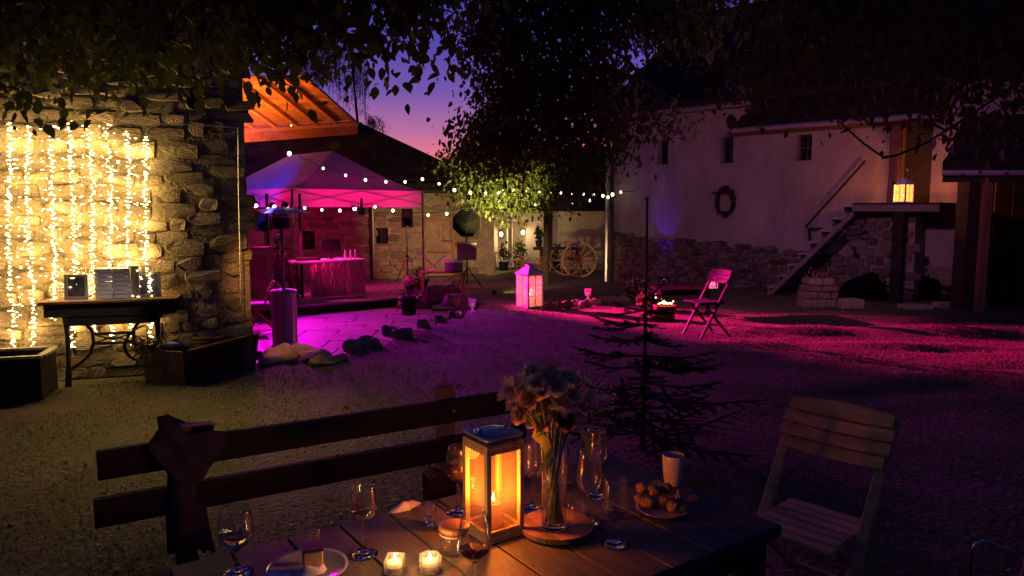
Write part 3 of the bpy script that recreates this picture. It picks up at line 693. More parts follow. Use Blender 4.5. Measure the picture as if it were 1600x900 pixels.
m.lathe([(.43, Hh-.085), (.435, Hh-.08), (.30, Hh-.035), (.12, Hh-.002), (.01, Hh+.0)], nsg*3); m.build('reflector', M_hsteel, ht)
m = MB()
for k in range(3): a = 2*pi*k/3+.4; m.tube([(.14*cos(a), .14*sin(a), Hh-.11), (.28*cos(a), .28*sin(a), Hh-.06)], .006, 5)
m.build('reflector_bracket', M_hsteel, ht)
# ------------------------------------------------------------------ skin figures
def skin(name, verts, edges, rad, mt, parent=None, sub=2, loc=None):
    me = bpy.data.meshes.new(name); me.from_pydata([tuple(v) for v in verts], edges, []); me.update()
    o = bpy.data.objects.new(name, me); COL.objects.link(o); me.materials.append(mt)
    if parent is not None: o.parent = parent
    s_ = o.modifiers.new('skin', 'SKIN'); s_.use_smooth_shade = True
    for i, r_ in enumerate(rad):
        sv = me.skin_vertices[0].data[i]; sv.radius = (r_, r_) if not isinstance(r_, tuple) else r_; sv.use_root = (i == 0)
    ss = o.modifiers.new('sub', 'SUBSURF'); ss.levels = sub; ss.render_levels = sub; return o
M_skin = mat('skin', (.5, .3, .22), .55, var=.08, bump=.05)
M_shirt = mat('red_shirt', (.42, .05, .12), .85, var=.25, scale=12, bump=.5, bdist=.01)
M_jean = mat('dark_trousers', (.03, .03, .05), .85, bump=.3)
# person seated behind the heater, facing right along the table
pp = at(436, 470, 15.75)
per = thing('person', 'seated person in a pink-lit shirt behind the heater pole, turned to the DJ table', 'person', (pp.x, pp.y, SZ), -.35)
vb = [(0,0,.50), (0,0,.66), (.03,0,.84), (.02,0,.97), (.04,0,1.05), (.06,0,1.12),       # 0-5 pelvis..head base
      (.02,.17,.94), (.10,.22,.70), (.30,.14,.66), (.02,-.17,.94), (.10,-.22,.70), (.30,-.14,.66),
      (.10,.10,.47), (.42,.12,.46), (.44,.12,.12), (.52,.12,.05), (.10,-.10,.47), (.42,-.12,.46), (.44,-.12,.12), (.52,-.12,.05)]
eb = [(0,1),(1,2),(2,3),(3,4),(4,5),(3,6),(6,7),(7,8),(3,9),(9,10),(10,11),(0,12),(12,13),(13,14),(14,15),(0,16),(16,17),(17,18),(18,19)]
rb = [.14,.135,.15,.10,.055,.06,.065,.05,.035,.065,.05,.035,.10,.075,.05,.04,.10,.075,.05,.04]
skin('body', vb, eb, rb, M_shirt, per, 1)
m = MB(); m.ball((.07, 0, 1.19), .10, 14, 10, sx=1.05, sy=.82, sz=1.2); m.ball((.175, 0, 1.18), .02, 6, 5, sx=1.1, sz=1.2)
for s_ in (-1, 1): m.ball((.06, s_*.083, 1.18), .022, 6, 5, sy=.5, sz=1.4)
m.build('head', M_skin, per, smooth=True)
m = MB(); m.ball((.045, 0, 1.225), .112, 14, 8, sx=1.0, sy=.9, sz=.95); m.build('hair', mat('fair_hair', (.35, .22, .12), .6, bump=.6, bscale=60), per, smooth=True)
for s_ in (-1, 1):
    m = MB(); h_ = V((.33, s_*.13, .66)); m.ball(h_, .042, 8, 6, sx=1.1, sy=.8, sz=.55)
    for k in range(4): m.tube([h_+V((.02, (k-1.5)*.018, .005)), h_+V((.075+.006*(k in (1, 2)), (k-1.5)*.02, .0)), h_+V((.095, (k-1.5)*.02, -.02))], [.009, .008, .006], 6)
    m.tube([h_+V((0, -s_*.03, 0)), h_+V((.035, -s_*.055, -.005))], [.01, .007], 6); m.build('hand', M_skin, per, smooth=True)
    m = MB(); m.ball((.05, s_*.105, 1.18), .045, 10, 6, sy=.45); m.build('ear_cup', M_black, per, smooth=True)
MB().tube([(.05, .115*cos(t), 1.19+.15*sin(t)) for t in [pi*j/12 for j in range(13)]], .012, 6).build('headband', mat('pale_plastic', (.7, .6, .65), .4, bump=0), per, smooth=True)
# stool
t = thing('bar_stool', 'small dark stool the seated person sits on', 'stool', (pp.x, pp.y, SZ))
MB().lathe([(.17, .36), (.18, .38), (.17, .41)], 20).build('seat', M_dark, t)
for k in range(4): a = pi/4+k*pi/2; MB().tube([(.11*cos(a), .11*sin(a), .36), (.17*cos(a), .17*sin(a), 0)], .015, 6).build('leg', M_dark, t)
# ------------------------------------------------------------------ folding chair builder
def folding_chair(name, label, loc, rz, group=None, mt=None, nback=4, arch=.0, cushion=None, bw=.42, hgt=.86, zs=.46):
    mt = mt or M_chair; t = thing(name, label, 'folding chair', loc, rz, group); W_ = bw
    for s_ in (-1, 1):
        x = s_*(W_/2-.02)
        MB().bar((x, .26, hgt-.01), (x, -.20, .012), .026, .042, up=(1, 0, 0)).build('back_leg_frame', mt, t, bevel=.003)
        MB().bar((x*.86, -.14, zs-.015), (x*.86, .25, .012), .024, .04, up=(1, 0, 0)).build('leg', mt, t, bevel=.003)
    for y, z in ((.22, .045), (-.16, .06)):
        MB().bar((-W_/2+.05, y, z), (W_/2-.05, y, z), .02, .02).build('stretcher', mt, t)
    for k in range(6):
        y = -.19+k*.066; MB().box((0, y, zs), (W_-.1 if k else W_-.08, .056, .018)).build('seat_slat', mt, t, bevel=.003)
    for s_ in (-1, 1): MB().bar((s_*(W_/2-.075), -.2, zs-.02), (s_*(W_/2-.075), .17, zs-.02), .02, .022).build('seat_rail', mt, t)
    dz = V((0, .46, .85)).normalized(); nb = V((0, -.85, .46)).normalized()
    for k in range(nback):
        c0 = V((0, .26, hgt))-dz*(.03+k*.057); m = MB(); nn = 8; wk = W_*(1.02 if 0 < k < nback-1 else .97); vs = []
        for i in range(nn+1):
            u = i/nn-.5; bow = .035*(1-4*u*u)
            top_ = .025*(1-4*u*u) if k == 0 and arch else 0
            p = V((u*wk, 0, 0))+c0-nb*bow*.9+nb*.03
            for dzz, dn in ((-.024, -.008), (.024+top_, -.008), (.024+top_, .008), (-.024, .008)): vs.append(p+dz*dzz+nb*dn)
        fs = [(4*i+k2, 4*i+(k2+1) % 4, 4*i+4+(k2+1) % 4, 4*i+4+k2) for i in range(nn) for k2 in range(4)]+[(3, 2, 1, 0), (4*nn, 4*nn+1, 4*nn+2, 4*nn+3)]
        m.add(vs, fs); m.build('back_slat', mt, t, bevel=.002)
    if cushion: 
        m = MB(); m.box((0, -.03, zs+.03), (W_-.04, .38, .035)); m.build('cushion', cushion, t, bevel=.012)
    return t
M_chair_red = mat('red_lacquer_wood', (.30, .05, .04), .5, var=.3, bump=.2)
M_chair_dk = mat('dark_lacquer_wood', (.03, .018, .028), .5, spec=.25, var=.3, bump=.15)
p = gz(404, 520, PZ); folding_chair('folding_chair', 'reddish folding chair with pale seat pad behind the stone house corner', (p.x, p.y+.1, PZ), -1.2, 'folding chairs in the yard', M_chair_red, cushion=mat('seat_pad', (.5, .5, .6), .8, bump=.3))
p = gp(1100, 525); folding_chair('folding_chair', 'dark folding chair with slatted seat edge-lit magenta in the middle of the yard', (p.x, p.y-.05, base(p.y)), 5.05, 'folding chairs in the yard', M_chair_dk, nback=3, arch=1, bw=.44, hgt=.84)
p = at(1313, 690, 2.98); a = math.atan2(at(1392, 700, 2.86).y-at(1240, 668, 3.16).y, at(1392, 700, 2.86).x-at(1240, 668, 3.16).x)
rzc = a; yb = V((-sin(rzc), cos(rzc), 0))*.235
folding_chair('folding_chair', 'oak slatted folding chair at the right end of the wooden table', (p.x-yb.x, p.y-yb.y, 0), rzc, 'folding chairs in the yard', M_chair, nback=4, arch=1, bw=.44, hgt=.775, zs=.35)
p = at(1615, 835, 2.3); folding_chair('folding_chair', 'wooden folding chair cut off by the right picture edge near the ground', (p.x+.2, p.y, -.12), -.9, 'folding chairs in the yard', M_chair, nback=3, bw=.42, hgt=.74)
# small pale wire loop at the far right
t = thing('bent_wire', 'thin pale curved wire next to the cut-off chair at the right edge', 'wire', at(1545, 860, 2.3)); q = [at(x, y, 2.3) for x, y in ((1519, 858), (1524, 850), (1534, 845), (1546, 846), (1558, 851), (1572, 857), (1590, 862))]
MB().tube(q, .004, 6).build('wire', M_zinc, t, smooth=True, world=True)
MB().tube([q[0], (q[0].x, q[0].y, .3), (q[0].x+.05, q[0].y, 0)], .004, 6).build('wire_leg', M_black, t, world=True)
def rock(w_, d_, h_, sd):
    m = MB(); n_ = 14; vs = []; fs = []; lv = [(.0, -.3), (.92, -.25), (1, .1), (.98, .55), (.86, .9), (.5, 1.0), (.0, 1.02)]
    for r_, z in lv:
        for k in range(n_):
            t = 2*pi*k/n_; q = V((cos(t), sin(t), 0)); s_ = 1/max(abs(q.x), abs(q.y))**.7; p = V((q.x*s_*r_*w_/2, q.y*s_*r_*d_/2, z*h_)); nv = noise.noise_vector(V((p.x*6, p.y*6, p.z*7+sd)))*.22*min(w_, .3)+noise.noise_vector(V((p.x*22, p.y*22, p.z*22+sd)))*.07*min(w_, .3); vs.append(p+nv)
    for i in range(len(lv)-1):
        for k in range(n_): fs.append((i*n_+k, i*n_+(k+1) % n_, (i+1)*n_+(k+1) % n_, (i+1)*n_+k))
    return m.add(vs, fs)
# ------------------------------------------------------------------ patio edge: sacks, stones, planter
def puffy(m, poly, t0, bulge, axis_u, axis_v, axis_n, org, seed=0, res=12, fold=.02, fr=6):
    """closed pillow from an outline poly given in (u,v) coordinates"""
    us = [p[0] for p in poly]; vs_ = [p[1] for p in poly]; u0, u1, v0, v1 = min(us), max(us), min(vs_), max(vs_)
    c = V(((u0+u1)/2, (v0+v1)/2, 0)); rings = 6; npt = len(poly)*3; out = []
    dense = []
    for i in range(len(poly)):
        a = V((*poly[i], 0)); b_ = V((*poly[(i+1) % len(poly)], 0))
        for k in range(3): dense.append(a.lerp(b_, k/3))
    vv = []; fs = []
    for side in (1, -1):
        for r_ in range(rings):
            f_ = 1-r_/rings
            for d in dense:
                p = c.lerp(d, f_); h = bulge*math.sqrt(max(0, 1-f_*f_))*(1 if side > 0 else .15)+t0*(1 if side > 0 else 0)*(f_ < 1)
                h = h + (fold*noise.noise(V((p.x*fr, p.y*fr, seed)))*(f_ < 1) if side > 0 else 0)
                vv.append(V(org)+V(axis_u)*p.x+V(axis_v)*p.y+V(axis_n)*h*side)
    nd = len(dense)
    for sd in range(2):
        o_ = sd*rings*nd
        for r_ in range(rings-1):
            for i in range(nd):
                q = (o_+r_*nd+i, o_+r_*nd+(i+1) % nd, o_+(r_+1)*nd+(i+1) % nd, o_+(r_+1)*nd+i); fs.append(q if sd == 0 else q[::-1])
        q = tuple(o_+(rings-1)*nd+i for i in range(nd)); fs.append(q if sd == 0 else q[::-1])
    for i in range(nd): fs.append((i, rings*nd+i, rings*nd+(i+1) % nd, (i+1) % nd))
    return m.add(vv, fs)
M_sack = mat('burlap', (.5, .33, .17), .9, var=.2, scale=7, bump=.6, bscale=50, bdist=.006)
for i, (poly, zz, lab) in enumerate((
    ([(402, 570), (404, 556), (425, 545), (444, 541), (458, 549), (474, 553), (466, 560), (440, 563), (415, 572)], .05, 'crumpled tan burlap sack at the corner of the stone house on the patio edge'),
    ([(446, 549), (452, 541), (480, 540), (512, 546), (520, 552), (480, 557), (455, 556)], .035, 'flat tan sack draped on the patio edge in front of the heater'),
    ([(470, 562), (500, 553), (530, 556), (545, 560), (520, 568), (488, 571)], .05, 'brown folded sack lying right of the other burlap'))):
    q = [gz(x, y, .02) for x, y in poly]; c = sum(q, V())/len(q); t = thing('burlap_sack', lab, 'sack', (c.x, c.y, 0), 0, 'sacks along the patio edge')
    m = MB(); puffy(m, [(a.x-c.x, a.y-c.y) for a in q], .012, zz, (1,0,0), (0,1,0), (0,0,1), (0, 0, .01), i, fold=.09, fr=5); m.build('sack', M_sack, t, smooth=True)
rr = random.Random(21)
es = [(548, 548, .22, 'left of two flat stones on the patio edge beside the brown sack'), (572, 543, .3, 'right of two flat stones on the patio edge beside the brown sack'), (608, 524, .2, 'square stone block under the left side of the old bucket'), (628, 528, .26, 'larger stone block under the old bucket'), (660, 511, .16, 'small stone right of the bucket on the patio edge'), (686, 503, .14, 'middle of the small stones between bucket and glass lantern'), (706, 497, .12, 'small stone nearest the little purple glass lantern')]
for px, py, s_, lab in es:
    p = gp(px, py); o = rock(s_*1.05, s_*.75, .10, px)
    ob = o.build('kerb_stone', M_stone, loc=(p.x, p.y+.08, base(p.y))); ob.rotation_euler = (rr.uniform(-.1, .1), rr.uniform(-.1, .1), rr.uniform(-.4, .4)); tag(ob, lab, 'stone', 'stones along the patio edge')
p = gp(637, 508); t = thing('old_bucket', 'dark rusty bucket with dry flowers standing on stones at the patio edge', 'bucket', (p.x, p.y+.15, base(p.y)+.13))
spot('tree_lamp_beam', at(300, 166, 5.7), gz(440, 550, 0)+V((0, 0, .1)), (1, .42, .11), 170, 20, .9, .08)
spot('tree_lamp_beam', at(300, 166, 5.7)+V((.0, -.05, -.02)), (-1.9, 4.9, 0), (1, .64, .2), 105, 84, 1, .08)  # added warm fill for the lawn around the bench
spot('tree_lamp_beam', at(300, 166, 5.7)+V((-.03, .0, -.02)), (-3.5, 6.35, .95), (1, .78, .6), 60, 22, .8, .08)  # narrow fill added to brighten the boxes on the sewing table
tl_ = thing('tree_lamp', 'added warm fill lamp hidden in the overhanging leaves at the upper left', 'lamp', at(300, 166, 5.65)); MB().lathe([(.03, -.02), (.045, .02), (.03, .09), (.01, .1)], 12).build('body', M_black, tl_, smooth=True); MB().tube([(0, 0, .1), (0, -.05, .9)], .003, 4).build('cable', M_black, tl_)  # unseen lamp added for the warm light on sacks, lawn and boxes
MB().lathe([(.10, 0), (.125, .12), (.135, .24), (.142, .25), (.135, .255), (.12, .23), (.02, .2)], 20).build('pail', M_iron, t, smooth=True)
for z in (.07, .18): MB().lathe([(.118+.08*z, z-.006), (.125+.08*z, z), (.118+.08*z, z+.006)], 20).build('hoop', M_black, t)
m = MB(); 
for k in range(26):
    a = rr.uniform(0, 2*pi); r_ = rr.uniform(.02, .15); m.tube([(.3*r_*cos(a), .3*r_*sin(a), .2), (r_*cos(a), r_*sin(a), rr.uniform(.28, .36))], .003, 4); m.ball((r_*cos(a), r_*sin(a), rr.uniform(.28, .37)), .013, 5, 4)
m.build('dry_flowers', mat('dry_flower', (.3, .2, .28), .8, bump=0), t)
# white pipe/hose along patio edge
t = thing('garden_hose', 'pale hose lying along the patio rim to the right of the bucket', 'hose', gp(690, 498)); q = [gp(x, y, .03) for x, y in ((655, 505), (675, 501), (695, 496), (708, 491), (718, 487), (720, 491), (712, 494))]
MB().tube(q, .02, 8).build('hose', M_white, t, smooth=True, world=True)
# flower pots on stage end
for px, py, s_, lab in ((657, 452, 1.0, 'large dark flower pot with round plant at the foot of the right tent leg'), (640, 455, .7, 'smaller pot of pale flowers left of the large pot')):
    p = gz(px, py, SZ); t = thing('flower_pot', lab, 'flower pot', (p.x, p.y+.1, SZ), 0, 'flower pots on the stage end')
    MB().lathe([(.12*s_, 0), (.17*s_, .12*s_), (.2*s_, .22*s_), (.18*s_, .22*s_), (.02, .2*s_)], 18).build('pot', M_iron, t, smooth=True)
    m = MB()
    for k in range(160):
        v = V((rr.gauss(0, 1), rr.gauss(0, 1), rr.gauss(0, 1))).normalized()*.22*s_*rr.uniform(.5, 1); u = V((rr.uniform(-1, 1), rr.uniform(-1, 1), rr.uniform(-1, 1))).normalized()*.03; x = u.cross(v).normalized()*.02; c = v+V((0, 0, .36*s_)); m.add([c-u, c+x, c+u, c-x], [(0, 1, 2, 3)])
    o = m.build('foliage', M_leaf if s_ == 1 else mat('pale_petals', (.5, .3, .4), .7, bump=0), t); o['kind'] = 'stuff'
# blocks right of the stage (low wall)
for i, (px, py, w_, h_, lab) in enumerate(((648, 475, .75, .22, 'pink-lit low stone block in front of the stage end'), (690, 468, .8, .24, 'dark low stone block right of the pink-lit one'), (715, 480, .55, .18, 'low dark stone just behind the little purple glass lantern'))):
    p = gz(px, py, PZ+.1 if i == 0 else -.25); ob = rock(w_, .45, h_, px).build('stone_block', M_dstone, loc=(p.x, p.y, PZ if i == 0 else base(p.y)-.02)); tag(ob, lab, 'stone block', 'low stone blocks by the stage')
# ------------------------------------------------------------------ far stone farmhouse behind the tent
def wallpt(px, Y, z=-.5): p = at(px, 400, Y); return V((p.x, p.y, z))
G0 = wallpt(300, 20.6); G1 = wallpt(772, 23.0); GU = (G1-G0).normalized(); GW = (G1-G0).length; GN = V((GU.y, -GU.x, 0))
fh = thing('farmhouse', 'long pale rubble stone farmhouse with dark roof behind the party tent', 'house', G0)
def px_on(px, P, U):
    d = ray(px, 400); n_ = V((U.y, -U.x, 0)); t = (P-CAM).dot(n_)/V((d.x, d.y, 0)).dot(n_); return (V((d.x*t, d.y*t, 0))-V((P.x, P.y, 0))).dot(U)
wins = [(468, 493, 361, 390), (588, 607, 356, 381), (693, 704, 349, 375)]
holes = []; EH = 2.62
def zat(px, py, P, U):
    u = px_on(px, P, U); p = P+U*u; return at(px, py, p.y).z-P.z
for x0, x1, y0, y1 in wins:
    holes.append((px_on(x0, G0, GU), px_on(x1, G0, GU), zat((x0+x1)/2, y1, G0, GU), zat((x0+x1)/2, y0, G0, GU)))
dh = (px_on(665, G0, GU), px_on(708, G0, GU), 0.0, zat(686, 343, G0, GU))
def wall_with_holes(P, U, W_, H_, holes, depth, mt, parent, nm='wall', nrm=None):
    """wall of one mesh with real openings, depth behind the face"""
    n_ = nrm if nrm is not None else -V((U.y, -U.x, 0)); m = MB()
    xs = sorted({0, W_} | {h[0] for h in holes} | {h[1] for h in holes}); zs = sorted({0, H_} | {h[2] for h in holes} | {h[3] for h in holes})
    for i in range(len(xs)-1):
        for j in range(len(zs)-1):
            cx, cz = (xs[i]+xs[i+1])/2, (zs[j]+zs[j+1])/2
            if any(a < cx < b_ and c < cz < d for a, b_, c, d in holes): continue
            q = [P+U*xs[i]+V((0,0,zs[j])), P+U*xs[i+1]+V((0,0,zs[j])), P+U*xs[i+1]+V((0,0,zs[j+1])), P+U*xs[i]+V((0,0,zs[j+1]))]
            m.add(q, [(0, 1, 2, 3)])
    for a, b_, c, d in holes:
        q = [P+U*a+V((0,0,c)), P+U*b_+V((0,0,c)), P+U*b_+V((0,0,d)), P+U*a+V((0,0,d))]; q2 = [p+n_*depth for p in q]
        m.add(q+q2, [(k, (k+1) % 4, 4+(k+1) % 4, 4+k) for k in range(4)])
    # back and sides
    q = [P+n_*(depth+.25), P+U*W_+n_*(depth+.25)]; q = [q[0], q[1], q[1]+V((0,0,H_)), q[0]+V((0,0,H_))]
    m.add(q, [(3, 2, 1, 0)]); m.add([P, q[0], q[3], P+V((0,0,H_))], [(0, 1, 2, 3)]); e = P+U*W_; m.add([e, q[1], q[2], e+V((0,0,H_))], [(3, 2, 1, 0)])
    return m.build(nm, mt, parent, world=True)
wall_with_holes(G0, GU, GW, EH, holes+[dh], .3, mat('sandy_mortar', (.42, .32, .22), .95, var=.3, scale=5, bump=.8, bdist=.02), fh)
stone_face(fh, G0+GU*px_on(440, G0, GU)+V((0,0,.0)), GU, px_on(740, G0, GU)-px_on(440, G0, GU), EH-.1, .40, .19, M_fstone, .05, holes=[(a-px_on(440, G0, GU), b_-px_on(440, G0, GU), c, d) for a, b_, c, d in holes+[dh]], seed=6, limit=285)
for (a, b_, c, d) in holes:
    P = G0+GU*a; n_ = -GN
    f_ = thing; q = P+n_*.16
    m = MB(); w_ = b_-a
    for (u0, z0, u1, z1) in ((0, c, 0, d), (w_, c, w_, d), (0, c, w_, c), (0, d, w_, d), (w_/2, c, w_/2, d)):
        m.bar(q+GU*u0+V((0,0,z0)), q+GU*u1+V((0,0,z1)), .05, .04, up=tuple(n_))
    wf = m.build('window', M_dark, fh, world=True)
    MB().slab([q+n_*.02+V((0,0,c)), q+n_*.02+GU*w_+V((0,0,c)), q+n_*.02+GU*w_+V((0,0,d)), q+n_*.02+V((0,0,d))], n_*.01).build('pane', mat('dark_pane', (.01, .01, .015), .08, var=.1, bump=0), wf, world=True)
    MB().slab([P+GN*.03-GU*.05+V((0,0,c-.06)), P+GN*.03+GU*(w_+.05)+V((0,0,c-.06)), P+GN*.03+GU*(w_+.05)+V((0,0,c-.005)), P+GN*.03-GU*.05+V((0,0,c-.005))], n_*.2).build('sill', M_fstone, wf, world=True)
a, b_, c, d = dh; q = G0+GU*a-GN*.1; m = MB()
dr = MB().slab([q+V((0,0,.02)), q+GU*(b_-a)+V((0,0,.02)), q+GU*(b_-a)+V((0,0,d)), q+V((0,0,d))], -GN*.05).build('door', mat('pale_door', (.45, .3, .2), .7, bump=.2), fh, world=True)
for u0, z0, u1, z1 in ((-.0, 0, -.0, d), (b_-a, 0, b_-a, d), (0, d, b_-a, d), (.1, d*.45, b_-a-.1, d*.45)):
    q2 = q+GN*.14; m.bar(q2+GU*u0+V((0,0,z0)), q2+GU*u1+V((0,0,z1)), .07, .05, up=tuple(GN))
m.build('door_frame', mat('orange_timber', (.5, .2, .08), .7, bump=.2), dr, world=True)
# drain pipe and posts on its face
for px in (580, 583): 
    u = px_on(px, G0, GU); p = G0+GU*u+GN*.1; MB().tube([p, p+V((0,0,EH))], .03 if px == 583 else .05, 6).build('drain_pipe', M_dark if px == 580 else M_zinc, fh, world=True)
# roof: eave over the wall, hip edge falling to the right
def rp(px, py, Y): return at(px, py, Y)
EL = G0+V((0,0,EH))+GN*.5-GU*1; ER = G1+V((0,0,EH))+GN*.5
H1 = rp(556, 194, 24.5); H0 = rp(300, 222, 22.2); H2 = rp(700, 268, 23.6)
m = MB(); m.slab([EL, ER, rp(705, 268, 24.2), H1, H0], (0, .1, .12)); m.build('roof', M_roof, fh, world=True)
# tile courses: rows of tiles over the roof front
rw = MB(); 
for r_ in range(14):
    t = (r_+.4)/14; a = EL.lerp(H0, t); b_ = ER.lerp(rp(700, 266, 24.2), min(1, t*2.4)) if t < .42 else rp(700, 266, 24.2).lerp(H1, (t-.42)/.58)
    nn = 40
    for i in range(nn):
        p = a.lerp(b_, i/nn); q = a.lerp(b_, (i+.9)/nn); rw.slab([p+V((0,-.10,.0)), q+V((0,-.10,.0)), q+V((0,-.03,.16)), p+V((0,-.03,.16))], (0, -.03, .012))
o = rw.build('roof_tile', M_roof, fh, world=True); o['kind'] = 'stuff'
ga = EL+V((0,-.06,-.03)); MB().tube([ga, ER+V((0,-.06,-.03))], .06, 8).build('gutter', M_dark, fh, world=True)
# raised hayloft with open front, lit orange inside
lf = thing('open_hayloft', 'open timber loft above the farmhouse roof lit orange inside, boards and rafters showing', 'loft', at(470, 200, 21)); lf.location.z = 2.5
K0 = at(360, 200, 21.0); K1 = at(556, 188, 23.5); KT1 = at(478, 118, 20.4); KT0 = K0 + (KT1-K1)
kd = K1-K0; ku = KT1-K1; kn = kd.cross(ku).normalized()
if kn.y > 0: kn = -kn
nb = 13
for k in range(nb):
    a = K0+ku*(k/nb)+ku*.004; b_ = K1+ku*(k/nb)+ku*.004; up_ = ku*(.98/nb)
    MB().slab([a, b_, b_+up_, a+up_], -kn*.025).build('board', M_newwood, lf, world=True)
for k in range(7):
    a = K0+kd*((k+.1)/6.15); MB().bar(a+kn*.07-V((0,0,.02)), a+ku*1.02+kn*.07, .07, .13, up=tuple(kn)).build('rafter', M_newwood, lf, world=True)
n_s = 14
for k in range(n_s):
    a = K0.lerp(K1, k/n_s)+kn*.2; b_ = K0.lerp(K1, (k+.985)/n_s)+kn*.2; MB().slab([a+V((0,0,.14)), b_+V((0,0,.14)), b_+V((0,0,-.26)), a+V((0,0,-.26))], -kn*.03).build('fascia_panel', M_copper, lf, world=True)
MB().bar(K0+kn*.14, K1+kn*.14, .1, .1).build('wall_plate', M_newwood, lf, world=True)
mid = (K0+K1)/2
spot('loft_light', at(400, 214, 19.6)+V((0, 0, -.15)), K0.lerp(KT1, .55), (1, .2, .02), 330, 130, .6, .1)
point('assumed_loft_bulb', at(455, 196, 20.2), (1, .22, .03), 30, .06)
t = thing('assumed_loft_lamp', 'assumed small orange bulb lighting the loft boards from their lower edge', 'lamp', at(455, 196, 20.2)); MB().ball((0,0,0), .02, 8, 6).build('bulb', emitter('orange_bulb', (1, .45, .12), 12), t); MB().tube([(0,0,.02), (0,.05,.08), (0,.25,.1)], .008, 5).build('holder', M_black, t)  # bulb assumed from the orange light on boards and rafters
# right end: small gable roof with orange verge, far behind
t = thing('far_shed', 'dark shed roof with an orange-lit edge just right of the farmhouse', 'shed', at(735, 300, 26)); t.location.z = -.5
a = at(706, 292, 26); b_ = at(738, 256, 26.0); c = at(790, 300, 26); MB().slab([a, b_, c], (0, 3, 0)).build('roof', M_roof, t, world=True)
MB().bar(a+V((0,-.06,.02)), b_+V((0,-.06,.02)), .05, .1).build('verge_board', M_newwood, t, world=True)
q = at(706, 292, 26); MB().box(((a.x+c.x)/2, 27.5, .9), (c.x-a.x-.1, 2.8, 2.8)).build('wall', M_plaster, t, world=True)
# ------------------------------------------------------------------ white house in the middle with the lit porch
W0 = wallpt(768, 25.3, -.5); W1 = wallpt(962, 25.3, -.5); WU = V((1, 0, 0)); GWd = W1.x-W0.x
wh = thing('white_house', 'low white farm building with a lit porch under the tree', 'house', ((W0.x+W1.x)/2, W0.y, -.5))
hh = at(800, 330, 25.3).z+.5
door = (px_on(778, W0, WU), px_on(792, W0, WU), .35, hh-.3); door2 = (px_on(801, W0, WU), px_on(822, W0, WU), .2, hh-.35); 
wall_with_holes(W0, WU, GWd, hh, [door, door2], .5, M_cplaster, wh)
MB().slab([W0+V((-.2,-.7,hh)), W1+V((.3,-.7,hh)), W1+V((.3,2.5,hh+2.2)), W0+V((-.2,2.5,hh+2.2))], (0,0,.1)).build('roof', M_roof, wh, world=True)
for px in (797, 860): 
    p = wallpt(px, 24.8, -.5); MB().box((p.x, p.y, -.5+hh/2-.02), (.13, .13, hh-.04)).build('porch_column', M_cplaster if px == 797 else M_dark, wh, world=True)
p0 = wallpt(776, 25.0); p1 = wallpt(870, 25.0)
MB().box(((p0.x+p1.x)/2, 25.05, -.42), (p1.x-p0.x, .4, .16)).build('porch_step', M_dstone, wh, world=True)
q = wallpt(778, 25.7); q2 = wallpt(824, 25.75)
MB().box(((q.x+q2.x)/2, 25.75, -.5+hh/2), (q2.x-q.x+.3, .06, hh)).build('porch_back_wall', M_cplaster, wh, world=True)
for px, py, Y, lab in ((783, 366, 25.25, 'glowing wall lantern left of the porch column'), (817, 363, 25.35, 'smaller glowing lamp inside the porch doorway')):
    p = at(px, py, Y-.25); t = thing('wall_lamp', lab, 'lamp', p, 0, 'porch lamps'); MB().ball((0,0,0), .06, 12, 8, sz=1.3).build('globe', emitter('porch_globe', (1, .8, .5), 14), t, smooth=True)
    MB().lathe([(.1, .08), (.02, .13)], 12).build('cap', M_black, t); MB().tube([(0,0,.12), (0,.12,.16), (0,.24,.1)], .01, 5).build('arm', M_black, t)
    point('porch_light', p+V((0,-.12,0)), (1, .68, .32), 45 if px == 783 else 16, .06)
# planters and chairs on the porch
for i, (px, py, s_, lab) in enumerate(((787, 425, .9, 'bushy potted plant left in front of the lit porch'), (812, 420, 1.05, 'tall potted plant before the porch doorway'), (842, 395, .6, 'small dark pot plant on the wagon bed'), (868, 418, .9, 'dark shrub between the two wagon axles'))):
    p = at(px, py, 23.8 if i != 2 else 21.6); t = thing('potted_plant', lab, 'plant', (p.x, p.y, -.42 if i != 2 else .47), 0, 'plants by the porch'); rr = random.Random(i+60)
    MB().lathe([(.13*s_, 0), (.19*s_, .3*s_), (.2*s_, .32*s_), (.16*s_, .3*s_), (.02, .28*s_)], 12).build('pot', M_iron, t); m = MB()
    for k in range(220):
        v = V((rr.gauss(0, 1), rr.gauss(0, 1), rr.gauss(0, 1))).normalized()*.3*s_*rr.uniform(.3, 1); u = V((rr.uniform(-1, 1), rr.uniform(-1, 1), rr.uniform(-1, 1))).normalized()*.05; x = u.cross(v).normalized()*.03; c = V((v.x*.8, v.y*.8, v.z*1.4))+V((0, 0, .62*s_)); m.add([c-u, c+x, c+u, c-x], [(0, 1, 2, 3)])
    o = m.build('foliage', M_leaf, t); o['kind'] = 'stuff'
p = at(800, 425, 23.9); t = thing('garden_bench', 'white slatted garden chair pieces catching the porch light', 'bench', (p.x, p.y, -.45))
for k in range(6): MB().bar((-.5+k*.13, 0, .15), (-.32+k*.13, .02, .62), .035, .02, up=(0,1,0)).build('slat', M_white, t)
MB().bar((-.6, .03, .62), (.5, .03, .62), .04, .03).build('top_rail', M_white, t); MB().bar((-.6, .03, .15), (.5, .03, .15), .04, .03).build('seat_rail', M_white, t)
for x in (-.55, .45): MB().bar((x, .05, 0), (x, .05, .62), .04, .04).build('leg', M_white, t)
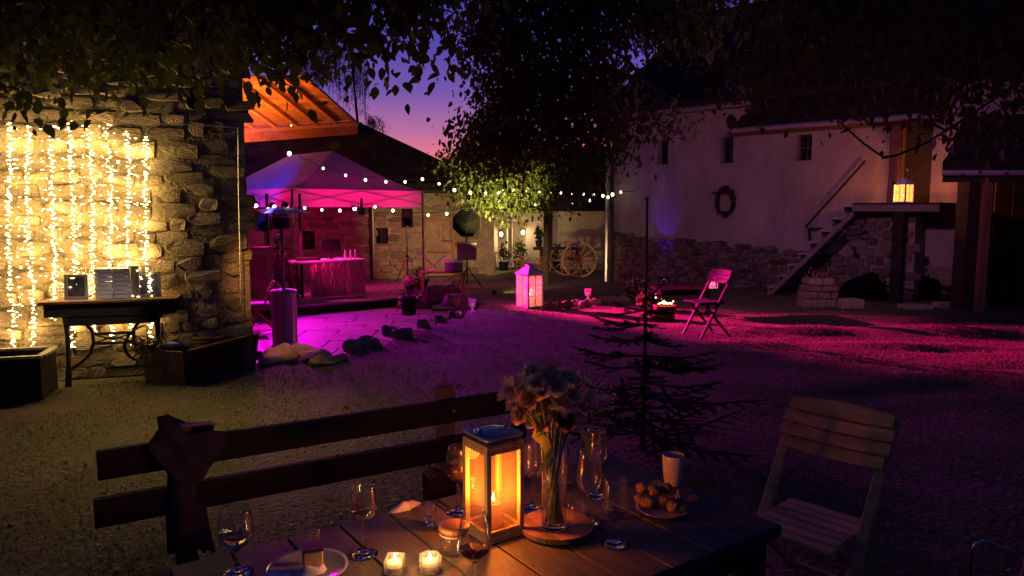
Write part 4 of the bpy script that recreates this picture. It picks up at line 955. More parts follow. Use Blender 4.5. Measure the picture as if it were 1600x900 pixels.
# ------------------------------------------------------------------ hay wagon
wg = thing('wooden_wagon', 'old wooden farm wagon with two large and two small spoked wheels by the white house', 'wagon', at(870, 430, 21.4)); wg.location.z = base(21.4)
def wheel(px, py, r_px, Y, nsp=12, yaw=0.0):
    c = at(px, py, Y); r_ = r_px/F*Y; m = MB(); rot = Matrix.Rotation(yaw, 3, 'Z')
    def P(x, y, z): return c + rot @ V((x, y, z))
    n_ = 36; vs = []; fs = []
    for k in range(n_):
        t = 2*pi*k/n_
        for rr_, yy in ((r_, -.035), (r_, .035), (r_*.9, .035), (r_*.9, -.035)): vs.append(P(cos(t)*rr_, yy, sin(t)*rr_))
    for k in range(n_):
        for j in range(4): fs.append((k*4+j, k*4+(j+1) % 4, ((k+1) % n_)*4+(j+1) % 4, ((k+1) % n_)*4+j))
    wl = m.add(vs, fs).build('wheel', mat('old_wheel_wood', (.42, .23, .13), .8, var=.25, bump=.3), wg, world=True)
    for k in range(nsp):
        t = 2*pi*(k+.25)/nsp; MB().tube([P(cos(t)*.06, 0, sin(t)*.06), P(cos(t)*r_*.92, 0, sin(t)*r_*.92)], [.024, .017], 5).build('spoke', MATS['old_wheel_wood'], wl, world=True)
    h = MB(); h.tube([P(0, -.11, 0), P(0, -.06, 0), P(0, .06, 0)], [.05, .075, .075], 10); h.build('hub', mat('red_hub', (.4, .08, .04), .7, bump=.2), wl, world=True)
    return c
c1 = wheel(905, 406, 28, 21.0); c2 = wheel(886, 404, 27, 22.2); c3 = wheel(847, 415.5, 14.5, 21.3); c4 = wheel(820, 414, 14, 22.2)
MB().tube([c1, c2], .035, 6).build('axle', M_dark, wg, world=True); MB().tube([c3, c4], .035, 6).build('axle', M_dark, wg, world=True)
zb = .42; 
for k in range(5):
    y = 21.2+k*.2; MB().box(((c1.x+c3.x)/2-.1, y, zb), (c1.x-c3.x+.3, .19, .04)).build('bed_plank', M_dark, wg, world=True)
MB().bar((c3.x, 21.7, c3.z+.1), (c3.x, 21.7, zb-.02), .1, .3).build('bolster', M_dark, wg, world=True); MB().bar((c1.x, 21.6, c1.z+.0), (c1.x, 21.6, zb-.02), .1, .3).build('bolster', M_dark, wg, world=True)
pl_ = at(760, 428, 20.8); MB().tube([(c3.x-.1, 21.7, c3.z-.05), (pl_.x, 20.9, base(21)+.08)], .03, 6).build('drawbar', MATS['old_wheel_wood'], wg, world=True)
# ------------------------------------------------------------------ softbox, reflector panel, bench with drum case
p = at(730, 448, 17.2); g = base(17.2); sb = thing('softbox_lamp', 'large black octagonal softbox on a tripod facing away', 'studio light', (p.x, p.y, g))
p_u = gp(772, 462); gu = thing('garden_uplight', 'added small spotlight on the grass lighting the lower leaves of the yard tree', 'lamp', (p_u.x, p_u.y, base(p_u.y))); MB().lathe([(.04, .03), (.05, .1), (.045, .12)], 12).build('body', M_black, gu); MB().tube([(0, 0, 0), (0, 0, .04)], .012, 5).build('spike', M_black, gu)  # added lamp to brighten the lower leaves, with another beam for the wagon
spot('garden_uplight_beam', (p_u.x, p_u.y, base(p_u.y)+.14), (-.35, 17.2, 2.4), (1, .78, .2), 5200, 58, .7, .04)
spot('garden_uplight_beam', (p_u.x+.05, p_u.y, base(p_u.y)+.16), (2.0, 21.4, .2), (1, .6, .26), 480, 40, 1, .03)
cz = at(730, 348, 17.2).z-g; R_ = 23/F*17.2; m = MB(); vs = [(0, -.28, cz-.02)]; n_ = 8
vs += [(R_*cos(2*pi*(k+.5)/n_), -.02, cz+R_*sin(2*pi*(k+.5)/n_)) for k in range(n_)]
m.add(vs, [(0, 1+(k+1) % n_, 1+k) for k in range(n_)]); m.build('hood', M_cloth_black, sb)
m = MB(); m.add([(x, y+.01, z) for x, y, z in vs[1:]], [tuple(range(n_))]); m.build('diffuser', emitter('softbox_face', (1, .85, .55), 4), sb)
MB().tube([(R_*1.0*cos(2*pi*(k+.5)/n_), -.02, cz+R_*sin(2*pi*(k+.5)/n_)) for k in range(n_+1)], .008, 5).build('rim', M_black, sb)
MB().tube([(0, 0, .1), (0, -.05, cz-R_*.9), (0, -.25, cz-.1)], .018, 6).build('pole', M_black, sb)
for k in range(3):
    a = 2*pi*k/3+.2; MB().tube([(0, 0, .5), (.36*cos(a), .36*sin(a), .01)], .013, 5).build('leg', M_black, sb)
lg = bpy.data.lights.new('softbox_light', 'SPOT'); lg.spot_size = R(66); lg.spot_blend = .5; lg.shadow_soft_size = .2; lg.energy = 430; lg.color = (1, .70, .32)
lo_ = bpy.data.objects.new('softbox_light', lg); COL.objects.link(lo_); lo_.location = (p.x, p.y+.06, g+cz)
lo_.rotation_euler = V((-.12, 1, .0)).to_track_quat('-Z', 'Y').to_euler()
p = at(730, 450, 17.0); t = thing('equipment_case', 'grey rectangular case mounted on the tripod under the softbox', 'case', at(730, 405, 16.95)); MB().box((0, -.12, .175), (.44, .16, .36)).build('shell', mat('grey_case', (.13, .12, .13), .5, bump=.1), t, bevel=.01)
MB().box((0, -.12, .37), (.45, .17, .03)).build('top_edge', M_zinc, t); MB().box((-.03, -.21, .2), (.02, .01, .1)).build('latch', M_black, t)
p = at(705, 440, 16.6); t = thing('side_table', 'low orange-lit folding trestle table left of the softbox', 'table', (p.x-.2, p.y, base(16.6)))
for k in range(3): MB().box((0, -.15+.15*k, .42), (1.0, .14, .03)).build('top_board', M_newwood, t)
for x in (-.45, .45):
    for y in (-.18, .18): MB().bar((x, y, 0), (x, y, .405), .03, .03).build('leg', M_newwood, t)
m = MB(); m.bar((-.55, -.25, .95), (-.1, -.2, .5), .03, .03); m.bar((-.35, -.23, .45), (.1, -.22, .8), .03, .03); m.build('folded_leg', M_white, t)
dp = at(709, 424, 16.5); t2 = thing('drum_case', 'round dark blue drum case with pale lid on the low trestle table', 'drum case', (dp.x, dp.y, base(16.6)+.437))
MB().lathe([(.18, 0), (.2, .02), (.2, .2)], 20).build('body', mat('blue_case', (.12, .11, .22), .6, bump=.1), t2, smooth=False); MB().lathe([(.205, .202), (.21, .22), (.2, .25), (.02, .26)], 20).build('lid', M_white, t2, smooth=True)
# ------------------------------------------------------------------ string lights
def catenary(pts): return pts
s1 = [(452, 240), (470, 248), (505, 263), (540, 274), (571, 281), (603, 284), (633, 284), (660, 280), (686, 287), (710, 297), (735, 301), (759, 302), (779, 301), (801, 296), (821, 300), (842, 301), (859, 301), (877, 302), (895, 302), (911, 303), (927, 305), (942, 306), (957, 304), (970, 300), (990, 299)]
s2 = [(419, 327), (476, 325), (503, 328), (531, 329), (586, 323), (614, 329), (669, 336), (698, 334), (725, 330), (779, 315), (807, 318), (836, 319), (864, 319), (893, 317), (921, 313), (950, 308)]
def string_light(pts, Y0, Y1, lab):
    x0, x1 = pts[0][0], pts[-1][0]; P = [at(x, y, Y0+(Y1-Y0)*(x-x0)/(x1-x0)) for x, y in pts]
    t = thing('string_lights', lab, 'string lights', P[0]); w_ = []
    for i in range(len(P)-1):
        for k in range(3): u = k/3; w_.append(P[i].lerp(P[i+1], u)+V((0,0,.06-.06*4*u*(1-u)*.5)))
    w_.append(P[-1]+V((0,0,.06))); MB().tube(w_, .006, 4).build('cable', M_black, t, world=True)
    me = None
    for i, p in enumerate(P[1:-1] if len(P) > 20 else P):
        if me is None:
            me = MB().ball((0,0,0), .034, 10, 7, sz=1.15).build('bulb', M_bulb, t, smooth=True).data; o = t.children[-1]
            so = MB().tube([(0,0,.035), (0,0,.07)], .014, 6).build('socket', M_black, o); sme = so.data
        else:
            o = bpy.data.objects.new('bulb', me); COL.objects.link(o); o.parent = t; so = bpy.data.objects.new('socket', sme); COL.objects.link(so); so.parent = o
        o.location = p-t.location; s_ = p.y/16*random.uniform(.78, 1.05); o.scale = (s_, s_, s_)
string_light(s1, 12.4, 19.3, 'upper string of round warm bulbs running from over the tent to the white barn corner')
string_light(s2, 15.0, 19.4, 'lower string of warm bulbs looping under the tent edge to the barn corner')
# ------------------------------------------------------------------ barn on the right
BG = -.45
B0 = at(957, 400, 19.5); B0 = V((B0.x, B0.y, BG)); Bq = at(1505, 400, 14.0); BU = V((Bq.x-B0.x, Bq.y-B0.y, 0)).normalized(); BN = V((BU.y, -BU.x, 0))
if BN.y > 0: BN = -BN
BW = 16.0; BH = 3.94-BG
barn = thing('white_barn', 'long plastered barn with small dark windows and big dark tiled roof on the right', 'barn', B0)
def bu(px, off=0.0):
    P = B0+BN*off; return px_on(px, P, BU)
def bz(px, py, off=0.0):
    u = bu(px, off); p = B0+BN*off+BU*u; return at(px, py, p.y).z
def bp(px, py, off=0.0):
    u = bu(px, off); p = B0+BN*off+BU*u; return at(px, py, p.y)
bh = []
for x0, x1, y0, y1 in ((1023, 1040, 219, 257), (1120, 1140, 214, 255), (1237, 1261, 210, 251)):
    bh.append((bu(x0), bu(x1), bz((x0+x1)/2, y1)-BG, bz((x0+x1)/2, y0)-BG))
bd = (bu(1381), bu(1447), bz(1410, 317)-BG, 3.22-BG)
wall_with_holes(B0, BU, BW, BH, bh+[bd], .35, M_plaster, barn)
MB().slab([B0-BN*.6, B0-BN*9, B0-BN*9+V((0,0,BH)), B0-BN*.6+V((0,0,BH))], BU*.2).build('gable_wall', M_plaster, barn, world=True)
for (a, b_, c, d) in bh:
    q = B0+BU*a-BN*.22; w_ = b_-a; n_ = -BN; m = MB()
    for (u0, z0, u1, z1) in ((0.02, c, 0.02, d), (w_-.02, c, w_-.02, d), (0, c+.02, w_, c+.02), (0, d-.02, w_, d-.02), (w_/2, c, w_/2, d), (0, (c+d)/2, w_, (c+d)/2)):
        m.bar(q+BU*u0+V((0,0,z0)), q+BU*u1+V((0,0,z1)), .03, .03, up=tuple(n_))
    wf = m.build('window', mat('window_wood', (.09, .07, .07), .7), barn, world=True)
    MB().slab([q+n_*.02+V((0,0,c)), q+n_*.02+BU*w_+V((0,0,c)), q+n_*.02+BU*w_+V((0,0,d)), q+n_*.02+V((0,0,d))], n_*.01).build('pane', MATS['dark_pane'], wf, world=True)
    q = B0+BU*a+BN*.02; MB().slab([q-BU*.04+V((0,0,c-.05)), q+BU*(w_+.04)+V((0,0,c-.05)), q+BU*(w_+.04)+V((0,0,c-.004)), q-BU*.04+V((0,0,c-.004))], -BN*.2).build('sill', M_plaster, wf, world=True)
# door with jambs
a, b_, c, d = bd; q = B0+BU*a; w_ = b_-a
dr = MB().slab([q-BN*.3+BU*(w_*.27)+V((0,0,c)), q-BN*.3+BU*(w_-.02)+V((0,0,c)), q-BN*.3+BU*(w_-.02)+V((0,0,d)), q-BN*.3+BU*(w_*.27)+V((0,0,d))], -BN*.04).build('door', M_dark, barn, world=True)
MB().slab([q+BU*.005-BN*.02+V((0,0,c)), q+BU*(w_*.26)-BN*.02+V((0,0,c)), q+BU*(w_*.26)-BN*.02+V((0,0,d)), q+BU*.005-BN*.02+V((0,0,d))], -BN*.05).build('door_shutter', mat('brown_door', (.22, .10, .05), .7, var=.3, bump=.3), barn, world=True)
MB().ball(q-BN*.27+BU*(w_*.36)+V((0,0,(c+d)/2-.1)), .03, 8, 6).build('handle', M_zinc, dr, world=True, smooth=True)
# stone plinth
def topz(u): return max(.35, .92-.055*u)-BG
MB().slab([B0+BN*.012, B0+BN*.012+BU*9.5, B0+BN*.012+BU*9.5+V((0,0,topz(9.5))), B0+BN*.012+V((0,0,topz(0)-.15))], -BN*.1).build('plinth', M_mortar, barn, world=True)
stone_face(barn, B0+BN*.014, BU, 7.6, 1.4, .24, .125, M_dstone, .06, top=topz, seed=9, limit=295)
# main roof
e0 = B0+V((0,0,BH))+BN*.35-BU*.25; e0.z = 3.94; rg = B0-BN*4.5-BU*.25; rg.z = 7.25; e1 = e0+BU*BW; r1 = rg+BU*BW
MB().slab([e0, e1, r1, rg], (0, 0, .14)).build('roof', M_roof, barn, world=True)
bb_ = B0-BN*9.3-BU*.25; bb_.z = 3.94; MB().slab([rg, r1, bb_+BU*BW, bb_], (0, 0, .14)).build('roof', M_roof, barn, world=True)
MB().slab([B0+V((0,0,BH)), B0-BN*9+V((0,0,BH)), V((B0.x, B0.y, 7.2))-BN*4.5], BU*.15).build('gable', M_plaster, barn, world=True)
def tiles(parent, E0, E1, T0, T1, rows, n_, th=.02, nm='roof_tile'):
    m = MB(); rr = random.Random(rows)
    for r_ in range(rows):
        a0, b0_ = E0.lerp(T0, r_/rows), E1.lerp(T1, r_/rows); a1, b1_ = E0.lerp(T0, (r_+1.05)/rows), E1.lerp(T1, (r_+1.05)/rows); nrm = (E1-E0).cross(T0-E0).normalized()
        if nrm.z < 0: nrm = -nrm
        for i in range(n_):
            s_ = .5*(r_ % 2); u0 = (i+s_)/n_; u1 = min(1, (i+s_+.96)/n_)
            if u0 >= 1: continue
            h = nrm*(th+rr.uniform(0, .015)); m.add([a0.lerp(b0_, u0)+h+nrm*.03, a0.lerp(b0_, u1)+h+nrm*.03, a1.lerp(b1_, u1)+h, a1.lerp(b1_, u0)+h, a0.lerp(b0_, u0)+nrm*.0, a0.lerp(b0_, u1)], [(0, 1, 2, 3), (4, 5, 1, 0)])
    o = m.build(nm, M_roof, parent, world=True); o['kind'] = 'stuff'; return o
up_ = V((0,0,.145)); tiles(barn, e0+up_, e1+up_, rg+up_, r1+up_, 22, 60)
g0 = e0+BN*.05-V((0,0,.04)); g1 = e0+BN*.05-V((0,0,.04))+BU*(bu(1175)+.3); MB().tube([g0, g1], .06, 8).build('gutter', M_zinc, barn, world=True)
# lower lean-to roof over the door side
u0, u1 = bu(1140, .6), bu(1452, .6); l0 = B0+BN*.65+BU*u0; l1 = B0+BN*.65+BU*u1; l0.z = l1.z = 3.33; t0 = B0+BU*(bu(1180)); t1 = B0+BU*(bu(1462)); t0.z = t1.z = 3.88
MB().slab([l0, l1, t1, t0], (0, 0, .06)).build('lower_roof', M_roof, barn, world=True); tiles(barn, l0+V((0,0,.07)), l1+V((0,0,.07)), t0+V((0,0,.07)), t1+V((0,0,.07)), 7, 26)
MB().tube([l0+BN*.05-V((0,0,.03)), l1+BN*.05-V((0,0,.03))], .055, 8).build('lower_gutter', M_zinc, barn, world=True)
# down pipe at left corner
d0 = B0-BU*.1+BN*.12; MB().tube([V((d0.x, d0.y, 3.9)), V((d0.x, d0.y, BG+.1))], .06, 8).build('down_pipe', M_zinc, barn, world=True)
d1 = d0+BU*.16; MB().bar(V((d1.x, d1.y, 3.9)), V((d1.x, d1.y, BG)), .07, .07).build('corner_post', M_dark, barn, world=True)
# string-light bracket
p = bp(975, 300, .35); MB().bar(bp(968, 299, .35), bp(992, 299.5, .2), .02, .02).build('light_bracket', M_black, barn, world=True)
# wreath
c = bp(1135, 315, .07); t = thing('wreath', 'dark round twig wreath hanging on the barn wall between the windows', 'wreath', c); m = MB(); rr = random.Random(12); R0 = 18/F*c.y
for k in range(150):
    a = rr.uniform(0, 2*pi); r_ = R0*rr.uniform(.72, 1.12); u = V((BU.x, BU.y, 0)); p0 = u*(r_*cos(a)*.82)+V((0,0,r_*sin(a)*1.15)); a2 = a+rr.uniform(.25, .6); r2 = R0*rr.uniform(.72, 1.2); p1_ = u*(r2*cos(a2)*.82)+V((0,0,r2*sin(a2)*1.15)); m.tube([p0+BN*rr.uniform(0, .09), p1_+BN*rr.uniform(0, .12)], .016, 4)
m.build('twigs', M_dark, t); MB().bar(bp(1113, 301, .1), bp(1135, 302, .1), .02, .03).build('hanging_peg', M_black, t, world=True)
# landing and stairs
ls = thing('barn_stairs', 'wooden stairs with landing leading up to the barn door', 'stairs', B0+BU*bu(1395)+BN*.6)
LZ = 1.70; ua, ub = bu(1330, 1.1), bu(1465, 1.1); pl = 12
for k in range(6):
    off = .02+k*.195; a = B0+BN*off+BU*ua; b_ = B0+BN*off+BU*ub; a.z = b_.z = LZ
    MB().slab([a, b_, b_+BN*.185, a+BN*.185], (0, 0, -.04)).build('landing_plank', M_dark, ls, world=True)
a = B0+BN*1.15+BU*ua; b_ = B0+BN*1.15+BU*ub; a.z = b_.z = LZ-.1; MB().bar(a, b_, .06, .13).build('landing_beam', mat('grey_timber', (.2, .17, .16), .8, var=.3, bump=.3, stretch=(1, 1, 5)), ls, world=True)
fu = bu(1400, 1.15); q = B0+BN*1.13+BU*fu; MB().bar((q.x, q.y, base(q.y)-.02), (q.x, q.y, LZ-.17), .13, .13).build('post', M_dark, ls, world=True)
# diagonal run down to the left
uf = bu(1207, .9); zf = base((B0+BU*uf+BN*.8).y)+.0
for off, dz_, hb_ in ((.35, -.06, .16), (1.1, -.2, .09)):
    a = B0+BN*off+BU*(ua-.0); b_ = B0+BN*off+BU*uf; a.z = LZ+dz_; b_.z = zf+.15+dz_; MB().bar(a, b_, .05, hb_).build('stringer', MATS['grey_timber'], ls, world=True)
ns = 8
for k in range(ns):
    t = (k+.5)/ns; a = B0+BN*.37+BU*(uf+(ua-uf)*t); z = zf+(LZ-zf)*(t+.04); a.z = z; MB().slab([a-BU*.12, a+BU*.12, a+BU*.12+BN*.71, a-BU*.12+BN*.71], (0, 0, -.04)).build('step', mat('worn_step', (.38, .34, .36), .7, var=.3, bump=.3), ls, world=True)
    a = B0+BN*.39+BU*(uf+(ua-uf)*t-.11); a.z = z-.041; MB().slab([a, a+BN*.67, a+BN*.67-V((0,0,.13)), a-V((0,0,.13))], BU*.02).build('riser', MATS['worn_step'], ls, world=True)
hr0 = bp(1258, 355, .04); hr1 = bp(1352, 251, .04); MB().bar(hr0, hr1, .03, .035).build('handrail', M_dark, ls, world=True)
q = bp(1264, 357, .1); q2 = bp(1266, 378, .1); MB().bar(q, q2, .05, .05).build('rail_post', M_dark, ls, world=True); MB().bar(bp(1262, 357, .1), bp(1285, 357, .1), .05, .04).build('rail_bracket', M_dark, ls, world=True)
# masonry pier patch behind the landing
pr = thing('masonry_pier', 'broken stone pier under the barn landing behind the post', 'pier', B0+BU*(bu(1390)))
ma, mb_ = bu(1335), bu(1448); hz = LZ-.25-BG
P = B0+BN*.02; MB().slab([P+BU*ma, P+BU*mb_, P+BU*(mb_-.05)+V((0,0,hz)), P+BU*(ma+.6)+V((0,0,hz))], BN*.72).build('core', M_mortar, pr, world=True)
stone_face(pr, P+BU*(ma+.15)+BN*.72, BU, mb_-ma-.2, hz, .26, .14, M_dstone, .05, seed=17, limit=90)
M_gpane = pane_mat('glowing_pane', (1, .9, .8), .12, .1, haze=.16)
# lantern builder
def lantern(name, label, p, w_, h_, rz, frame_m, roof_m, pane_m, bars=True, handle=True, candles=1, col=(1, .5, .2), e=10, cm=None, ngrid=(2, 3)):
    t = thing(name, label, 'lantern', p, rz); b_ = w_*.09
    MB().box((0, 0, .02*h_), (w_, w_, .04*h_)).build('base', frame_m, t, bevel=.003)
    bt, tp = .04*h_, .72*h_
    MB().box((0, 0, tp+.012*h_), (w_, w_, .025*h_)).build('top_frame', frame_m, t)
    for sx in (-1, 1):
        for sy in (-1, 1): MB().bar((sx*(w_-b_)/2, sy*(w_-b_)/2, bt), (sx*(w_-b_)/2, sy*(w_-b_)/2, tp), b_, b_, up=(0, 1, 0)).build('corner_post', frame_m, t)
    for k in range(4):
        rm = Matrix.Rotation(k*pi/2, 3, 'Z'); hw = w_/2-b_*.5; f_ = []
        pn = MB().slab([rm @ V((-hw+b_*.4, -hw, bt)), rm @ V((hw-b_*.4, -hw, bt)), rm @ V((hw-b_*.4, -hw, tp)), rm @ V((-hw+b_*.4, -hw, tp))], rm @ V((0, .003, 0))).build('pane', pane_m, t)
        if bars:
            m = MB()
            for g in range(1, ngrid[0]): x = -hw+2*hw*g/ngrid[0]; m.bar(rm @ V((x, -hw-.004, bt)), rm @ V((x, -hw-.004, tp)), b_*.35, b_*.35, up=tuple(rm @ V((0, 1, 0))))
            for g in range(1, ngrid[1]): z = bt+(tp-bt)*g/ngrid[1]; m.bar(rm @ V((-hw, -hw-.008, z)), rm @ V((hw, -hw-.008, z)), b_*.35, b_*.35)
            m.build('glazing_bar', frame_m, pn)
    m = MB(); z0 = tp+.025*h_; r_ = w_*.78
    prof = [(r_, z0), (r_, z0+.015*h_), (r_*.35, z0+.16*h_), (r_*.32, z0+.16*h_)]
    vs = []
    for rr_, z in prof:
        for k in range(4): a = pi/4+k*pi/2; vs.append((cos(a)*rr_, sin(a)*rr_, z))
    fs = [(0, 3, 2, 1), (12, 13, 14, 15)]+[(i*4+k, i*4+(k+1) % 4, (i+1)*4+(k+1) % 4, (i+1)*4+k) for i in range(3) for k in range(4)]
    m.add(vs, fs).build('lid', roof_m, t)
    MB().box((0, 0, z0+.19*h_), (w_*.34, w_*.34, .05*h_)).build('chimney', roof_m, t); MB().lathe([(w_*.26, z0+.215*h_), (.01, z0+.25*h_)], 4).build('chimney_cap', roof_m, t)
    if handle: MB().tube([(w_*.2*cos(a), 0, z0+.2*h_+w_*.28*sin(a)) for a in [pi*j/10 for j in range(11)]], w_*.018, 5).build('handle', roof_m, t)
    for k in range(candles):
        x, y = ((0, 0), (w_*.18, w_*.1), (-w_*.18, -w_*.12))[k] if candles > 1 else (0, 0)
        hc = h_*(.22, .3, .17)[k]; c = MB().lathe([(w_*.11, bt+.001), (w_*.11, bt+hc), (w_*.09, bt+hc+.004), (w_*.01, bt+hc-.002)], 14, (x, y, 0)).build('candle', cm or M_candle, t, smooth=True)
        MB().ball((x, y, bt+hc+h_*.03), w_*.03, 8, 6, sz=2).build('flame', M_flame, c, smooth=True)
    point(name+'_glow', V(p)+V((0, 0, bt+h_*.36)), col, e, w_*.06); return t
q = B0+BN*.95+BU*bu(1406, .95); q.z = LZ+.001
hL = 38/F*q.y*1.0; lantern('landing_lantern', 'white lantern with glowing candle on the barn landing before the door', q, hL*.55, hL, .5, M_white, M_white, M_gpane, candles=1, col=(1, .30, .06), e=60, ngrid=(2, 2))
p = gp(828, 481); hh_ = (at(828, 408, p.y).z-base(p.y)); lantern('garden_lantern', 'large white lantern with pink-glowing panes standing on the lawn', (p.x, p.y+.1, base(p.y)), .345, hh_*.96, .62, M_white, M_white, M_frost, candles=3, col=(1, .45, .2), e=40)
# purple-lit stone stack and blocks by the barn foot
rr = random.Random(31); p = gp(1280, 481); k = 0; t = thing('stone_stack', 'knee-high dry stack of pale stones lit purple in front of the barn stairs', 'stone stack', (p.x, p.y+.1, base(p.y)))
lay = [(0, .62), (1, .60), (2, .56), (3, .42)]; zz = 0
for i, wv in lay:
    x = -wv/2; h_ = (.16, .13, .11, .12)[i]
    while x < wv/2-.08:
        ww = rr.uniform(.16, .28); ww = min(ww, wv/2-x); o = MB().box((x+ww/2, rr.uniform(-.02, .02), zz+h_/2), (ww-.01, .36+rr.uniform(-.05, .05), h_-.008)); o.build('stone', M_fstone, t, bevel=.02); x += ww
    zz += h_
m = MB(); 
for k in range(80):
    v = V((rr.gauss(0, .12), rr.gauss(0, .12), abs(rr.gauss(0, .09)))); u = V((rr.uniform(-1, 1), rr.uniform(-1, 1), rr.uniform(-1, 1))).normalized()*.04; x = u.cross(V((0, .3, 1))).normalized()*.02; c = v+V((0, 0, zz)); m.add([c-u, c+x, c+u, c-x], [(0, 1, 2, 3)])
o = m.build('foliage', mat('reddish_leaf', (.3, .08, .1), .7, bump=0), t); o['kind'] = 'stuff'
for px, py, w_, h_, lab in ((1326, 481, .42, .17, 'low pale block on the ground right of the purple-lit stone stack'), (1500, 480, .9, .1, 'long low stone kerb piece below the right shed'), (1430, 482, .5, .08, 'flat stone slab between landing post and shed')):
    p = gp(px, py); ob = MB().box((0, 0, h_/2), (w_, .3, h_)).build('stone_block', M_fstone, loc=(p.x, p.y, base(p.y)-.01), bevel=.02); ob.rotation_euler.z = rr.uniform(-.2, .2); tag(ob, lab, 'stone block', 'loose blocks by the barn foot')
# covered pile under the landing
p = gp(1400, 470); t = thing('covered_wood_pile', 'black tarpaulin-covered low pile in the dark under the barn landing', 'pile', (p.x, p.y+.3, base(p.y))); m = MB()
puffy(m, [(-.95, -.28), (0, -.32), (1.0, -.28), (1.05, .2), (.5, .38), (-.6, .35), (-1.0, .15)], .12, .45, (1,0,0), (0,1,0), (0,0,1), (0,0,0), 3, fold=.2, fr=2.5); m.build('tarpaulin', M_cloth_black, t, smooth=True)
p = gp(1492, 474); t = thing('metal_barrel', 'dull grey metal drum in front of the shed', 'barrel', (p.x, p.y+.3, base(p.y)))
MB().lathe([(.16, 0), (.17, .01), (.165, .13), (.172, .14), (.165, .15), (.165, .28), (.17, .29), (.16, .295)], 20).build('drum', M_iron, t, smooth=True)
# ------------------------------------------------------------------ shed on the far right
sh = thing('timber_shed', 'dark open timber shed with pale gutter at the right edge', 'shed', at(1560, 470, 12.3)); sh.location.z = base(12.3)
s0 = at(1472, 270, 12.4); s1 = at(1700, 270, 11.2); MB().tube([s0, s1], .05, 8).build('gutter', M_zinc, sh, world=True)
SUu = V((s1.x-s0.x, s1.y-s0.y, 0)).normalized(); SN = V((-SUu.y, SUu.x, 0))
a = s0+V((0,0,.04)); b_ = s1+V((0,0,.04)); r0 = a+SN*2.0+V((0,0,.95)); r1_ = b_+SN*2.0+V((0,0,.95)); MB().slab([a, b_, r1_, r0], (0,0,.08)).build('roof', M_roof, sh, world=True); tiles(sh, a+V((0,0,.09)), b_+V((0,0,.09)), r0+V((0,0,.09)), r1_+V((0,0,.09)), 8, 14)
def pst(px, w_, mt, off=.15):
    q = at(px, 300, 12.0) ; n_ = SN; t = ((s0+SN*off)-CAM).dot(n_)/V((ray(px, 300).x, ray(px, 300).y, 0)).dot(n_); d = ray(px, 300); q = V((d.x*t, d.y*t, 0)); MB().bar((q.x, q.y, base(q.y)-.02), (q.x, q.y, s0.z-.05), w_, w_).build('post', mt, sh, world=True); return q
pst(1520, .32, M_dark, .25); pst(1542, .12, M_newwood if False else mat('post_timber', (.28, .14, .08), .8, var=.3, bump=.3, stretch=(1,1,.3))); pst(1640, .14, M_dark)
MB().bar(s0+SN*.15-V((0,0,.09)), s1+SN*.15-V((0,0,.09)), .12, .12).build('beam', M_dark, sh, world=True)
for k in range(9):
    q = s0+SN*1.6+SUu*(.35+k*.27); MB().slab([(q.x, q.y, base(q.y)), (q.x+SUu.x*.25, q.y+SUu.y*.25, base(q.y)), (q.x+SUu.x*.25, q.y+SUu.y*.25, s0.z+.5), (q.x, q.y, s0.z+.5)], SN*.03).build('back_board', M_dark, sh, world=True)
# ------------------------------------------------------------------ assumed blue uplight at the barn wall
p = bp(1036, 440, .45); p.z = base(p.y)+.25; ub_ = thing('assumed_blue_uplight', 'assumed small floor lamp washing blue up the barn wall', 'stage light', (p.x, p.y, base(p.y)))  # lamp assumed from the blue patch of light on the wall
MB().box((0, 0, .1), (.14, .1, .12)).build('body', M_black, ub_); MB().box((0, 0, .02), (.2, .16, .03)).build('foot', M_black, ub_); MB().box((0, .0, .163), (.11, .07, .006)).build('lens', emitter('lens_blue', (.2, .1, 1), 6), ub_)
spot('assumed_uplight_beam', (p.x, p.y, base(p.y)+.2), bp(1036, 330, .0), (.12, .01, 1), 70, 42, 1, .05)
pt = at(1240, 78, 8.7); pl_ = thing('purple_fill_lamp', 'added purple fill lamp hidden in the top right foliage facing the barn', 'lamp', pt); MB().lathe([(.05, -.02), (.06, .03), (.03, .12)], 12).build('body', M_black, pl_); MB().tube([(0, 0, .1), (0, 0, .8)], .004, 4).build('cable', M_black, pl_)  # added lamp standing in for the dusk sky's mauve light on the plaster
spot('purple_fill_beam', pt+V((0, .12, 0)), (5.6, 16.6, 1.9), (.76, .26, .56), 400, 100, 1, .15)
# ------------------------------------------------------------------ small dark bar table, lantern, bucket with glowing lights
p = gp(1085, 500); bt_ = thing('garden_table', 'small dark table behind the folding chair in the yard', 'table', (p.x, p.y+1.0, base(p.y+1)), .1); g = base(p.y+1)
zt = at(1085, 449, p.y+1.0).z-g
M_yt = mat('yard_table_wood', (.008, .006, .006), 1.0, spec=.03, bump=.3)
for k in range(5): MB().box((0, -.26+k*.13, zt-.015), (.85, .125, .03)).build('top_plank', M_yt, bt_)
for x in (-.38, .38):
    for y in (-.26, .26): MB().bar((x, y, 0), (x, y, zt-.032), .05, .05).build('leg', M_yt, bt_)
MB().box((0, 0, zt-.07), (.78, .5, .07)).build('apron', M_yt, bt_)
q = at(1115, 449, p.y+.85); lantern('table_lantern', 'tiny glowing lantern on the small dark yard table seen through the chair', (q.x, q.y, g+zt+.001), .10, .2, .4, M_white, M_white, M_pane, col=(1, .6, .25), e=.9, ngrid=(2, 2))
q = at(1032, 447, p.y+1.0)
